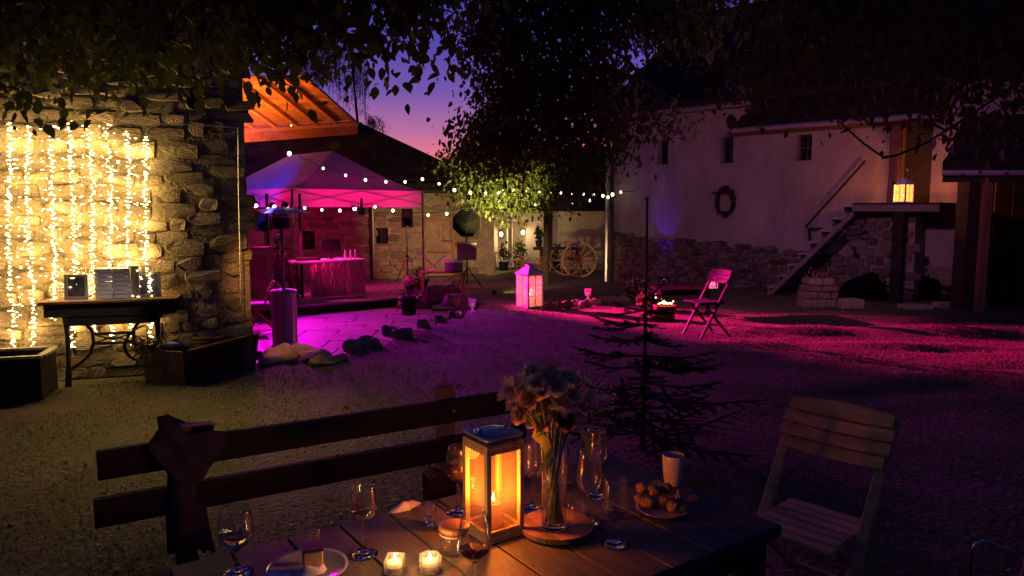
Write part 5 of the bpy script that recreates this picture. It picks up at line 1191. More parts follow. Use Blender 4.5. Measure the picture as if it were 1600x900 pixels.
for k, (px, lb) in enumerate(((1031, 'left of two slim clear glasses on the small yard table'), (1041, 'right of two slim clear glasses on the small yard table'))):
    q = at(px, 449, p.y+.9); ob = MB().lathe([(.03, 0), (.008, .01), (.006, .08), (.035, .12), (.04, .18), (.037, .18), (.03, .12), (.003, .09)], 14).build('wine_glass', M_glass, smooth=True, loc=(bt_.location.x-.33+.08*k, bt_.location.y-.1, g+zt)); tag(ob, lb, 'wine glass', 'glasses on the yard table')
p = gp(1040, 503); t = thing('light_bucket', 'dark red bucket topped with bright warm fairy lights beside the chair', 'bucket', (p.x, p.y+.1, base(p.y)))
zt2 = at(1040, 478, p.y+.1).z-base(p.y); MB().lathe([(.13, 0), (.15, .02), (.165, zt2), (.175, zt2+.01), (.165, zt2+.012), (.15, zt2-.02), (.02, zt2-.03)], 24).build('pail', mat('red_pail', (.3, .05, .04), .5, bump=.1), t, smooth=True)
m = MB(); rr = random.Random(3)
for k in range(26): m.ball((rr.gauss(0, .055), rr.gauss(0, .05), zt2+.03+abs(rr.gauss(0, .035))), .011, 6, 4)
m.build('glowing_bulbs', emitter('bucket_lights', (1, .6, .3), 9), t)['kind'] = 'stuff'; point('bucket_glow', t.location+V((0, 0, zt2+.12)), (1, .45, .18), 1.6, .04)
# potted bush with pink flowers
def bush(name, label, px, py, r_, hh, mt, fm=None, n=500, cat='bush', seed=1, off=0.3):
    p = gp(px, py); t = thing(name, label, cat, (p.x, p.y+off, base(p.y))); rr = random.Random(seed); m = MB(); f_ = MB()
    for k in range(n):
        v = V((rr.gauss(0, 1), rr.gauss(0, 1), rr.gauss(0, 1))).normalized()*rr.uniform(.45, 1.05); c = V((v.x*r_, v.y*r_, hh*.5+v.z*hh*.5)); u = V((rr.uniform(-1, 1), rr.uniform(-1, 1), rr.uniform(-.6, 1))).normalized()*.035; x = u.cross(V((rr.uniform(-1,1), 1, .3))).normalized()*.018
        (f_ if fm and rr.random() < .3 else m).add([c-u, c+x, c+u, c-x], [(0, 1, 2, 3)])
    s_ = MB()
    for k in range(8): a = rr.uniform(0, 6.3); s_.tube([(0, 0, -.02), (r_*.5*cos(a), r_*.5*sin(a), hh*.7)], .008, 4)
    s_.build('stems', M_bark, t); o = m.build('foliage', mt, t); o['kind'] = 'stuff'
    if fm: o = f_.build('blossoms', fm, t); o['kind'] = 'stuff'
    return t
M_pink = mat('pink_petal', (.7, .3, .35), .6, bump=0)
bush('flowering_bush', 'pink flowering bush glowing red beside the spruce stake', 997, 472, .24, .42, M_leaf, M_pink, 700, seed=3)
bush('flowering_bush', 'low dark leafy bush between the pink flowers and the bucket', 1018, 487, .2, .3, M_leaf, M_pink, 350, seed=4)
# row of stones along the lawn between lantern and bush
sr = [(858, 484), (872, 482), (886, 481), (900, 479), (914, 480), (930, 476), (945, 475), (960, 473), (975, 472)]
names = ['first stone right of the large white lantern', 'second stone right of the large white lantern', 'third stone right of the large white lantern', 'pink-lit stone just left of the small glass lantern', 'pink-lit stone under the small glass lantern', 'pink-lit stone just right of the small glass lantern', 'flat stone midway between small glass lantern and pink bush', 'stone two from the pink flowering bush', 'stone touching the pink flowering bush']
for i, (px, py) in enumerate(sr):
    p = gp(px, py); m = MB(); m.lathe([(.02, -.02), (.11, 0), (.13, .05), (.08, .10), (.01, .12)], 8, sx=1.1, sy=.7); m.v = [(x+.035*noise.noise(V((x*8, y*8, i))), y+.03*noise.noise(V((x*8, y*8, i+4))), z*rr.uniform(.8, 1.1)) for x, y, z in m.v]; ob = m.build('border_stone', M_fstone, loc=(p.x, p.y+.05, base(p.y))); tag(ob, names[i], 'stone', 'stones edging the lawn bed')
for px, py, mt, lab, cc in ((738, 489, (.5, .1, 1), 'small glass candle holder glowing purple at the patio corner', None), (919, 476, (1, .15, .4), 'small glass candle holder glowing pink on the border stones', None)):
    p = gp(px, py); h_ = 20/F*p.y if px == 738 else 17/F*p.y; t = thing('glass_candle_holder', lab, 'candle holder', (p.x, p.y+.05, base(p.y)+(.02 if px == 738 else .09)))
    MB().lathe([(.05, 0), (.02, .02), (.02, h_*.3), (.055, h_*.4), (.06, h_), (.056, h_), (.05, h_*.42), (.005, h_*.38)], 16).build('glass', M_frost, t, smooth=True)
    MB().lathe([(.03, h_*.42), (.03, h_*.55), (.002, h_*.56)], 10).build('candle', M_candle, t); MB().ball((0, 0, h_*.62), .012, 6, 5, sz=1.6).build('flame', emitter('holder_flame_%d' % px, mt, 8), t)
# ------------------------------------------------------------------ young spruce with its stake
p = gz(1003, 700, 0); SY = 4.75; sx = at(1006, 600, SY).x; sprc = thing('young_spruce', 'young sparse spruce standing dark behind the wooden table', 'tree', (sx, SY, 0)); rr = random.Random(77)
zt = at(1008, 440, SY).z; MB().tube([(0, 0, -.02), (.0, 0, .5), (0, 0, zt)], [.022, .014, .005], 8).build('trunk', M_bark, sprc)
m = MB(); nd = MB(); nbr = 0
def needles(a, b_, dens, ln):
    d = (b_-a); L_ = d.length; d = d.normalized(); n_ = int(L_*dens)
    s_ = d.cross(V((0, 0, 1))).normalized(); u = s_.cross(d)
    for i in range(n_):
        p_ = a+d*(L_*i/n_); t_ = rr.uniform(0, 2*pi); o_ = (s_*cos(t_)+u*sin(t_)*.6)*ln+d*ln*.7; w_ = d.cross(o_).normalized()*.0022
        k = len(nd.v); nd.v += [tuple(p_-w_), tuple(p_+w_), tuple(p_+o_)]; nd.f.append((k, k+1, k+2))
z = .12
while z < zt-.05:
    f_ = (1-(z/zt)*.8)*rr.uniform(.75, 1.15)
    for k in range(6 if z < 1 else 4):
        a = rr.uniform(0, 2*pi); ln = .92*f_*rr.uniform(.4, 1.1); e = V((cos(a)*ln, sin(a)*ln, .05*ln+rr.uniform(-.05, .06))); c = V((0, 0, z)); md = c+e*.55+V((0, 0, -.05*f_)); m.tube([c, md, c+e], [.007, .005, .002], 5); needles(c+(md-c)*.2, md, 700, .024); needles(md, c+e, 700, .024)
        for j in range(int(ln*15)):
            t = .22+.75*j/(ln*15); q = c.lerp(md, t/.55) if t < .55 else md.lerp(c+e, (t-.55)/.45); sd = V((-sin(a), cos(a), 0))*(1 if j % 2 else -1); tw = q+(sd*.8+V((cos(a), sin(a), 0))*.7+V((0, 0, rr.uniform(-.25, .05))))*(.22*f_*(1.15-t)+.03); m.tube([q, tw], .002, 4); needles(q, tw, 560, .02)
    z += rr.uniform(.075, .11)
m.build('branch', M_bark, sprc); o = nd.build('needles', M_needle, sprc); o['kind'] = 'stuff'
t = thing('spruce_stake', 'thin straight stake rising beside the young spruce', 'stake', (sx+.02, SY+.03, 0)); q = at(1011, 311, SY+.03); MB().tube([(0, 0, 0), (q.x-sx-.02, 0, q.z)], .008, 6).build('pole', M_dark, t); MB().ball((q.x-sx-.02, 0, q.z), .014, 6, 5).build('cap', M_black, t)
# ------------------------------------------------------------------ bench behind the table
BA = gz(150, 705, .80); BB = gz(832, 605, .80); bdir = V((BB.x-BA.x, BB.y-BA.y, 0)); BL = bdir.length; bdir.normalize(); bn = V((bdir.y, -bdir.x, 0))      # bn: towards the table
bnch = thing('wooden_bench', 'dark rustic bench with two-plank backrest behind the table', 'bench', (BA.x, BA.y, 0), math.atan2(bdir.y, bdir.x))
ph = .098; M_bench = mat('bench_plank', (.016, .011, .009), .85, var=.5, scale=5, stretch=(.5, 4, 4), bump=.6, bscale=30, bdist=.004)
MB().box((BL/2, 0, .80-ph/2), (BL, .035, ph)).build('back_plank', M_bench, bnch, bevel=.004)
MB().box((BL/2-.03, -.005, .80-ph-.062-ph/2), (BL*.985, .035, ph)).build('back_plank', M_bench, bnch, bevel=.004)
def bx_at(px): 
    n_ = V((-bdir.y, bdir.x, 0)); d = ray(px, 700); t = (BA-CAM).dot(n_)/V((d.x, d.y, 0)).dot(n_); return (V((d.x*t, d.y*t, 0))-V((BA.x, BA.y, 0))).dot(bdir)
for px, zt in ((285, .84), (703, .85)):
    x = bx_at(px); MB().bar((x, .045, zt), (x, .045, .0), .07, .05, up=(0, 1, 0)).build('post', mat('bench_post', (.16, .11, .08), .8, var=.3, bump=.5, stretch=(3, 3, .5)), bnch, bevel=.006)
    MB().bar((x, -.42, .40), (x, -.42, 0), .07, .06, up=(0, 1, 0)).build('leg', M_dark, bnch); MB().bar((x, .02, .38), (x, -.5, .38), .05, .05).build('seat_bearer', M_dark, bnch)
for px in (285, 703):
    for z_ in (.80-ph/2, .80-ph*1.5-.062): MB().ball((bx_at(px)+.012, -.0185 if z_ > .7 else -.0235, z_), .007, 8, 5, sy=.5).build('bolt', M_zinc, bnch, smooth=True)
for k in range(2): MB().box((BL/2, -.285-.165*k, .425), (BL, .155, .035)).build('seat_plank', M_dark, bnch, bevel=.004)
# jacket draped over the bench post
x = bx_at(290)
jk = thing('draped_jacket', 'dark hooded jacket draped over the left bench post', 'jacket', (BA.x+bdir.x*x, BA.y+bdir.y*x, .6), math.atan2(bdir.y, bdir.x)); m = MB()
def jx(px, py): 
    n_ = V((-bdir.y, bdir.x, 0)); d = ray(px, py); o_ = BA+bn*.04; t = (o_-CAM).dot(n_)/d.dot(n_); P = CAM+d*t; return ((P-V((BA.x, BA.y, 0))).dot(bdir)-x, P.z-.6)
o1 = [jx(*q) for q in ((228, 699), (243, 677), (256, 663), (272, 661), (286, 672), (300, 680), (330, 673), (362, 675), (348, 700), (326, 722), (308, 744), (309, 785), (321, 800), (338, 864), (300, 858), (262, 868), (258, 800), (262, 742), (244, 718))]
o3 = [jx(*q) for q in ((262, 770), (300, 765), (322, 790), (334, 850), (318, 868), (300, 830), (290, 868), (268, 866), (262, 812))]; m3 = MB(); puffy(m3, o3, .015, .03, (1,0,0), (0,0,1), (0,-1,0), (0,-.028,0), 6, fold=.05, fr=14)
puffy(m, o1, .015, .028, (1,0,0), (0,0,1), (0,-1,0), (0,-.034,0), 2, fold=.05, fr=14)
m.build('jacket', mat('dark_blue_fabric', (.035, .035, .05), .8, var=.3, scale=8, bump=.4, bdist=.004), jk, smooth=True); m3.build('sleeve', MATS['dark_blue_fabric'], jk, smooth=True)
m = MB(); o2 = [jx(*q) for q in ((250, 664), (268, 660), (300, 673), (345, 673), (335, 720), (300, 760), (262, 740))]; puffy(m, o2, .01, .03, (1,0,0), (0,0,1), (0,1,0), (0,.075,0), 4, fold=.04, fr=7); m.build('back_flap', MATS['dark_blue_fabric'], jk, smooth=True)
m = MB(); q = [jx(*q) for q in ((284, 671), (292, 677), (302, 674), (330, 671), (345, 673))]; m.tube([(a, .02, b_+.008) for a, b_ in q], [.003, .007, .009, .006, .003], 8); m.build('lining', mat('pale_lining', (.3, .3, .42), .7, bump=.3), jk, smooth=True)
# ------------------------------------------------------------------ the table
TA = gz(263, 886, .75); TB = gz(955, 711, .75); TC = gz(1237, 814, .75)
tu = V((TA.x-TB.x, TA.y-TB.y, 0)); TL = tu.length; tu.normalize(); tw = V((-tu.y, tu.x, 0)); TWd = max(.7, (TC-TB).dot(tw))
if (TC-TB).dot(tw) < 0: tw = -tw; TWd = max(.7, (TC-TB).dot(tw))
TWd = (TC-TB).dot(tw); org = (TB.x, TB.y, 0)
tab = thing('garden_dining_table', 'weathered dark plank table laid with glasses and candles in the foreground', 'table', org, math.atan2(tu.y, tu.x))
nbd = 10
for k in range(nbd):
    a = TB+tu*(TL*k/nbd+.0025); b_ = TB+tu*(TL*(k+1)/nbd-.0025); e = tw*TWd; dz = random.uniform(-.0015, .0015); z = V((0, 0, dz))
    MB().slab([a+z, b_+z, b_+e+z, a+e+z], (0, 0, -.032)).build('top_plank', M_table, tab, world=True, bevel=.003)
ins = .06; c_ = [TB+tu*ins+tw*ins, TA-tu*ins+tw*ins, TA-tu*ins+tw*(TWd-ins), TB+tu*ins+tw*(TWd-ins)]
for i in range(4):
    q = c_[i]; MB().bar((q.x, q.y, 0), (q.x, q.y, .715), .07, .07).build('leg', M_dark, tab, world=True)
    p, r_ = c_[i], c_[(i+1) % 4]; d = (r_-p).normalized(); MB().bar(p+d*.04+V((0,0,-.075)), r_-d*.04+V((0,0,-.075)), .025, .08).build('apron', M_dark, tab, world=True)
Z = .7525
def T(px, py, dz=0.0): p = gz(px, py, Z); p.z = Z+dz; return p
# stemware
def glass_obj(name, label, px, py, prof_out, wall_=.0016, fill=None, fmat=None, sc_=1.0, cat='wine glass', group='stemmed glasses on the plank table', stem=True):
    p = T(px, py); t = thing(name, label, cat, p, 0, group)
    inn = [(max(.0006, r_-wall_), z) for r_, z in prof_out if z > (fill_floor(prof_out) if stem else .004)]
    if stem:
        fl = fill_floor(prof_out); lo_p = [(.0005, 0)]+[(r_, z) for r_, z in prof_out if z <= fl]+[(.0005, fl+.0006)]
        MB().lathe([(r_*sc_, z*sc_) for r_, z in lo_p], 32, cap=False).build('stem', M_glass, t, smooth=True)
        up_p = [(r_, z) for r_, z in prof_out if z > fl-.004]; up_p = up_p+[(up_p[-1][0]-.0006, up_p[-1][1]+.0006), (up_p[-1][0]-.0014, up_p[-1][1]-.0004)]
        MB().lathe([(r_*sc_, z*sc_) for r_, z in up_p], 40, cap=False).build('bowl', M_thin, t, smooth=True)
    else: inn = [(r_, z) for r_, z in prof_out if z > .004]; MB().lathe(list(prof_out)+[(prof_out[-1][0]-.0012, prof_out[-1][1]+.0006), (prof_out[-1][0]-.002, prof_out[-1][1]-.001)], 36, cap=False).build('glass', M_thin, t, smooth=True); MB().lathe([(.0005, .0), (prof_out[0][0], .0), (prof_out[0][0]*1.02, .006), (.0005, .0065)], 30, cap=False).build('glass_base', M_glass, t, smooth=True)
    prof = [(.0005, 0)]+list(prof_out)+inn[::-1]+[(.0005, inn[0][1]+.001)]
    m = MB(); m.lathe([(r_*sc_, z*sc_) for r_, z in smooth_prof(prof)], 40, cap=False); 
    if fill:
        z0 = inn[0][1]+.002; pr = [(max(.0005, r_-.0012), z) for r_, z in inn if z0 <= z < fill]
        pr = [(.0005, z0)]+pr+[(interp(inn, fill)-.0012, fill), (.0005, fill)]
        MB().lathe([(r_*sc_, z*sc_) for r_, z in pr], 32, cap=False).build('wine', fmat or M_wine, t, smooth=True)
    return t
def fill_floor(pr):
    # height where the bowl starts above the stem
    zmin = 0
    for i in range(1, len(pr)):
        if pr[i][0] <= .0062: zmin = pr[i][1]
    return zmin+.004
def interp(pr, z):
    for (r0, z0), (r1, z1) in zip(pr, pr[1:]):
        if z0 <= z <= z1: return r0+(r1-r0)*(z-z0)/(z1-z0+1e-9)
    return pr[-1][0]
def smooth_prof(p): return p
def bowl(rb, rt, zs, zt, foot=.034, zmid=.38, n=12):
    pr = [(foot, .0005), (foot, .002), (foot*.5, .005), (.008, .011), (.0045, .022), (.0042, zs-.012), (.006, zs-.003)]
    for i in range(1, n+1):
        t = i/n
        r_ = rb*math.sin(min(1, t/zmid)*pi/2)**.75 if t < zmid else rb+(rt-rb)*((t-zmid)/(1-zmid))**1.5
        pr.append((max(.0075, r_), zs+(zt-zs)*t))
    return pr
glass_obj('wine_glass', 'wide round-bowled wine glass with pale wine at the left end of the table', 371, 894, bowl(.041, .034, .055, .155, .036, .42), fill=.10, fmat=M_wine)
glass_obj('wine_glass', 'tall stemmed wine glass standing alone between plate and tealights', 569, 866, bowl(.033, .027, .085, .175, .034, .3), fill=.112, fmat=M_redwine)
glass_obj('wine_glass', 'stemmed wine glass just behind the left side of the candle lantern', 716, 800, bowl(.035, .026, .085, .19, .034, .35), fill=.14, fmat=M_redwine)
glass_obj('wine_glass', 'wine glass nearest the camera, cut off by the bottom edge beside the jar', 741, 925, bowl(.038, .024, .07, .19, .036, .28), fill=.098, fmat=M_redwine)
glass_obj('wine_glass', 'wine glass half hidden between candle lantern and flower vase', 832, 795, bowl(.036, .029, .085, .20, .036, .35))
glass_obj('wine_glass', 'tulip wine glass right behind the round board beside the vase', 920, 815, bowl(.035, .025, .07, .20, .034, .4), fill=None)
glass_obj('wine_glass', 'tall wine glass farthest back right of the vase', 931, 775, bowl(.033, .026, .09, .205, .034, .35))
glass_obj('wine_glass', 'stemmed glass between round board and pastry plate', 960, 849, bowl(.033, .028, .06, .17, .033, .35), fill=.085, fmat=M_redwine)
tumb = lambda r_, h: [(r_*.9, .0005), (r_*.95, .006), (r_*.97, .012), (r_, h*.6), (r_*1.02, h)]
glass_obj('shot_glass', 'small straight clear glass on the far table edge left of the lantern', 672, 820, tumb(.0165, .062), fill=.02, fmat=M_glass, cat='glass', group=None, stem=False)
glass_obj('tumbler', 'low clear tumbler standing behind the vase on the round board', 903, 815, tumb(.026, .05), cat='glass', group=None, stem=False)
glass_obj('tumbler', 'small clear tumbler standing upright behind the plate with dessert', 491, 858, tumb(.017, .055), cat='glass', group=None, stem=False)
# candle lantern
lp = T(771, 832); lrz = .62; LW = .115; LH = .265
lt = thing('candle_lantern', 'wooden candle lantern with silver lid and burning red candle', 'lantern', lp, lrz)
MB().box((0, 0, .009), (LW, LW, .018)).build('base', M_lwood, lt, bevel=.002)
b_ = .013
for sx_ in (-1, 1):
    for sy in (-1, 1): MB().bar((sx_*(LW-b_)/2, sy*(LW-b_)/2, .018), (sx_*(LW-b_)/2, sy*(LW-b_)/2, LH-.02), b_, b_, up=(0, 1, 0)).build('corner_post', M_lwood, lt)
for k in range(4):
    rm = Matrix.Rotation(k*pi/2, 3, 'Z'); hw = LW/2-b_
    for z in (.024, LH-.028): MB().bar(rm @ V((-hw+.0005, -LW/2+b_/2, z)), rm @ V((hw-.0005, -LW/2+b_/2, z)), .009, .012).build('rail', M_lwood, lt)
    MB().slab([rm @ V((-hw-.001, -LW/2+.0065, .03)), rm @ V((hw+.001, -LW/2+.0065, .03)), rm @ V((hw+.001, -LW/2+.0065, LH-.034)), rm @ V((-hw-.001, -LW/2+.0065, LH-.034))], rm @ V((0, .002, 0))).build('pane', M_lpane, lt)
MB().box((0, 0, LH-.014), (LW, LW, .012)).build('top_frame', M_lwood, lt, bevel=.002)
for k in range(4): rm = Matrix.Rotation(k*pi/2+pi/4, 3, 'Z'); MB().ball(rm @ V((.06, 0, LH-.002)), .005, 8, 6).build('spacer', M_lwood, lt, smooth=True)
m = MB(); q = []
for k in range(4):
    for j in range(5): a = k*pi/2+(j/4)*pi/2; c = V((.044*(1 if cos(k*pi/2+pi/4) > 0 else -1), .044*(1 if sin(k*pi/2+pi/4) > 0 else -1))); q.append((c.x+.016*cos(a), c.y+.016*sin(a)))
m.prism(q, LH+.003, LH+.009); m.build('lid', mat('silver_lid', (.45, .46, .5), .35, metal=.6, var=.1, bump=.05), lt, bevel=.001)
MB().lathe([(.048, LH+.0095), (.05, LH+.011), (.048, LH+.0125), (.002, LH+.013)], 32).build('lid_disc', MATS['silver_lid'], lt, smooth=True)
for sx_ in (-1, 1): MB().ball((sx_*.04, 0, LH+.017), .005, 8, 6).build('knob', M_steel, lt, smooth=True)
MB().tube([(.04*cos(a), .003, LH+.0165+.003*sin(a)) if False else (.04*cos(a), .04*sin(a), LH+.0155) for a in [pi*j/14 for j in range(15)]], .0015, 5).build('handle', M_steel, lt, smooth=True)
cn = MB().lathe([(.0205, .019), (.0215, .03), (.0215, .082), (.019, .085), (.016, .079), (.001, .078)], 28).build('candle', M_candle_red, lt, smooth=True)
MB().tube([(0, 0, .078), (.001, 0, .087)], .0008, 5).build('wick', M_black, cn); MB().lathe([(.0006, .085), (.0035, .09), (.0038, .095), (.0018, .104), (.0002, .11)], 10).build('flame', M_flame, cn, smooth=True)
MB().lathe([(.026, .019), (.027, .02), (.027, .105), (.0262, .105), (.0262, .021)], 28, cap=False).build('glass_cup', M_pane, cn, smooth=True)
point('candle_light', lp+V((0, 0, .115)), (1, .27, .04), 5.5, .006)
point('candle_light_low', lp+V((.0, 0, .19)), (1, .28, .05), 1.8, .02)
# jar with wooden lid
t = thing('storage_jar', 'clear jar with dark wooden lid left of the candle lantern', 'jar', T(710, 862)); 
MB().lathe([(.0005, 0.0003), (.034, .0005), (.036, .004), (.036, .056), (.0345, .058)], 36, cap=False).build('glass', M_thin, t, smooth=True)
MB().lathe([(.0335, .052), (.0335, .0585), (.038, .059), (.0385, .064), (.038, .069), (.03, .072), (.001, .073)], 32).build('wooden_lid', mat('lid_wood', (.22, .1, .05), .5, var=.3, bump=.2, stretch=(6, 1, 1)), t, smooth=True)
MB().lathe([(.0372, .049), (.038, .051), (.0372, .053)], 32, cap=False).build('seal', mat('orange_seal', (.5, .2, .07), .5, bump=0), t, smooth=True)
# tealights
M_tl = pane_mat('tealight_glass', (1, .95, .88), .4, .06, haze=.12)
for px, py, n_, lab in ((617, 893, 4, 'square glass tealight holder, left of the two burning tealights'), (672, 891, 7, 'faceted round glass tealight holder, right of the two burning tealights')):
    p = T(px, py); t = thing('tealight_holder', lab, 'tealight', p, .75 if n_ == 4 else .1, 'burning tealights on the table'); k_ = .029 if n_ == 4 else .027
    MB().lathe([(.0005, 0), (k_*.93, .0), (k_, .006), (k_*1.03, .034), (k_*.95, .038), (k_*.78, .038), (k_*.74, .014), (.0005, .013)], n_, cap=False).build('holder', M_tl, t)
    w_ = MB().lathe([(.0165, .0135), (.0168, .026), (.0155, .026), (.0005, .0255)], 24).build('wax', M_candle, t, smooth=True)
    MB().lathe([(.0005, .027), (.003, .031), (.0028, .036), (.0003, .046)], 10).build('flame', M_flame, w_, smooth=True); point('tealight_glow', p+V((0, 0, .055)), (1, .5, .16), .85, .006)
# plate with dessert
p = T(481, 893, 0); t = thing('dessert_plate', 'round plate carrying a dark square dessert in paper, cut by the bottom edge', 'plate', p)
MB().lathe([(.05, 0), (.06, .002), (.085, .009), (.093, .013), (.0925, .0145), (.084, .0115), (.058, .0055), (.0005, .005)], 48).build('plate', mat('grey_ceramic', (.25, .24, .25), .2, var=.15, bump=.03, coat=.5), t, smooth=True)
dc = p+V((.012, .0, 0)); ds = thing('dessert_box', 'dark square dessert wrapped in orange-lit paper on the plate', 'dessert', dc+V((0, 0, .0155)), .35)
MB().box((0, 0, .0205), (.045, .045, .04)).build('paper_wrap', mat('kraft_paper', (.4, .24, .15), .7, bump=.3), ds, bevel=.003); MB().box((0, 0, .045), (.05, .05, .006)).build('chocolate_top', mat('chocolate', (.03, .015, .01), .45, bump=.2), ds, bevel=.002)
m = MB(); puffy(m, [(-.045, -.03), (-.02, -.045), (.03, -.04), (.04, -.02), (0, -.01), (-.03, 0)], .003, .014, (1,0,0), (0,1,0), (0,0,1), (-.01,-.01,.0), 7, fold=.01, fr=40); m.build('napkin', mat('paper_napkin', (.5, .42, .4), .8, bump=.2), ds, smooth=True)
# round board and vase with flowers
bpz = T(870, 828); t = thing('round_board', 'round slatted wooden serving board under the flower vase', 'board', bpz, .5); Rb = .098
for k in range(7):
    x0, x1 = -Rb+k*2*Rb/7+.001, -Rb+(k+1)*2*Rb/7-.001; q = []
    for j in range(9): x = x0+(x1-x0)*j/8; q.append((x, -math.sqrt(max(1e-6, Rb*Rb-x*x))))
    for j in range(9): x = x1-(x1-x0)*j/8; q.append((x, math.sqrt(max(1e-6, Rb*Rb-x*x))))
    MB().prism(q, .004, .018).build('slat', mat('board_slat', (.2, .1, .055), .5, var=.35, scale=8, bump=.2, stretch=(1, 5, 1), obj_var=.2), t, bevel=.001)
MB().box((0, .05, .002), (.15, .02, .004)).build('batten', M_dark, t); MB().box((0, -.05, .002), (.15, .02, .004)).build('batten', M_dark, t)
vp = T(865, 834); vp.z = Z+.0185; vz = thing('glass_vase', 'tall clear cylinder vase full of stems on the round board', 'vase', vp); VH = .225
MB().lathe([(.033, .011), (.033, .05), (.034, VH*.6), (.036, VH), (.035, VH+.0008), (.0345, VH-.001)], 40, cap=False).build('glass', M_thin, vz, smooth=True); MB().lathe([(.0005, 0), (.030, .0), (.033, .004), (.0329, .0105), (.0005, .0108)], 40, cap=False).build('glass_base', M_glass, vz, smooth=True)
MB().lathe([(.0305, .1195), (.0305, .1205), (.0005, .1205)], 32, cap=False).build('water_surface', M_thin, vz, smooth=True)
bq = thing('flower_bouquet', 'loose bouquet of pale orange and white flowers with grasses in the vase', 'bouquet', vp+V((0, 0, .013))); rr = random.Random(42); st_ = MB()
M_stem = mat('flower_stem', (.3, .28, .10), .6, var=.3, scale=30, bump=.1)
heads = []
HP = [(807, 632, 'y'), (828, 625, 'o'), (850, 633, 'o'), (800, 610, 'y'), (838, 600, 'w'), (868, 605, 'w'), (862, 640, 'd'), (893, 620, 'w'), (905, 640, 'w'), (880, 660, 'd'), (845, 662, 'y'), (915, 625, 'w'), (885, 592, 'w'), (820, 603, 'g'), (858, 588, 'g'), (846, 612, 'w'), (878, 632, 'y'), (815, 648, 'o'), (838, 640, 'w'), (872, 652, 'w'), (900, 600, 'y'), (832, 585, 'w')]
for px, py, ty in HP:
    Yd = vp.y+(rr.uniform(-.05, .05) if ty in 'dg' else rr.uniform(-.09, .0)); h = at(px, py, Yd)-bq.location; heads.append((h, ty)); a = rr.uniform(0, 6.3); rr0 = rr.uniform(.005, .024); rim = V((h.x, h.y, 0)); rim = rim.normalized()*min(.028, rim.length) if rim.length > 0 else rim
    st_.tube([(-rr0*cos(a), -rr0*sin(a), .002), (rr0*.3*cos(a), rr0*.3*sin(a), .1), (rim.x, rim.y, VH-.005), tuple(V((rim.x, rim.y, VH)).lerp(h, .6)+V((0, 0, .01))), tuple(h)], [.0022, .0024, .0022, .0018, .0016], 6)
for k in range(22):
    a = rr.uniform(0, 6.3); r0, r1_ = rr.uniform(.01, .026), rr.uniform(.01, .029); a2 = a+rr.uniform(1.5, 4); st_.tube([(r0*cos(a), r0*sin(a), .002), (r1_*cos(a2), r1_*sin(a2), VH+rr.uniform(-.02, .05))], .0022, 6)
st_.build('stems', M_stem, bq, smooth=True)
PM = {'o': mat('apricot_petal', (.85, .5, .28), .6, var=.1, bump=0), 'y': mat('blush_petal', (.75, .45, .36), .6, var=.1, bump=0), 'w': mat('white_petal', (.85, .68, .46), .6, var=.1, bump=0), 'd': mat('brown_petal', (.2, .1, .06), .7, var=.2, bump=0), 'g': mat('green_petal', (.3, .3, .14), .7, var=.2, bump=0)}
for k_, c in PM.items(): leafy(c, {'o': (.75, .4, .2), 'y': (.75, .45, .33), 'w': (.7, .6, .48), 'd': (.2, .1, .05), 'g': (.3, .3, .12)}[k_], .5)
for h, ty in heads:
    m = MB(); out = V((h.x, h.y-.02, .05)).normalized(); R_ = rr.uniform(.023, .032)
    s_ = out.cross(V((.1, .2, 1))).normalized(); u = s_.cross(out).normalized()
    lay = 4 if ty in 'owd' else 2
    for l_ in range(lay):
        npet = 6
        for k in range(npet):
            a = 2*pi*(k+.5*l_)/npet+rr.uniform(-.15, .15); open_ = (.28+.26*l_) if ty in 'owd' else .9+.4*l_; rad = s_*cos(a)+u*sin(a); L_ = R_*(.8+.13*l_) if ty in 'owd' else R_*1.5; wd = L_*(.55 if ty in 'owd' else .22); tg = rad.cross(out)
            g = [[None]*4 for _ in range(5)]; vs = []
            for i in range(5):
                t = i/4; cen_ = h+rad*(L_*math.sin(open_)*t)+out*(L_*math.cos(open_)*(t-.3*t*t*open_))
                for j in range(4): q = (j/3-.5)*2; vs.append(cen_+tg*(wd*q*math.sin(pi*(.12+.8*t)))-rad*(.25*wd*(1-q*q))*-.6+out*(.003*rr.uniform(-1, 1)))
            m.add(vs, [(i*4+j, i*4+j+1, i*4+j+5, i*4+j+4) for i in range(4) for j in range(3)])
    m.build('blossom', PM[ty], bq, smooth=True)
# leaves of the bouquet
M_bleaf = mat('bouquet_leaf', (.22, .26, .05), .5, var=.3, scale=30, bump=.1); leafy(M_bleaf, (.3, .35, .05), .5)
def blade(m, pts, w_, nrm):
    vs = []; n = len(pts)
    for i, p in enumerate(pts):
        t = i/(n-1); ww = w_*math.sin(pi*(.06+.9*t))**.7; d = (V(pts[min(n-1, i+1)])-V(pts[max(0, i-1)])).normalized(); s_ = d.cross(V(nrm)).normalized(); vs += [V(p)-s_*ww, V(p)-V(nrm)*.002, V(p)+s_*ww]
    m.add(vs, [(i*3+j, i*3+j+1, i*3+j+4, i*3+j+3) for i in range(n-1) for j in range(2)])
def bl(pp, w_): 
    m = MB(); pts = [at(x, y, vp.y+dy)-bq.location for x, y, dy in pp]; res = []
    for i in range(len(pts)-1):
        for k in range(4): res.append(pts[i].lerp(pts[i+1], k/4))
    res.append(pts[-1]); blade(m, res, w_, (0.1, -1, .3)); m.build('leaf', M_bleaf, bq, smooth=True)
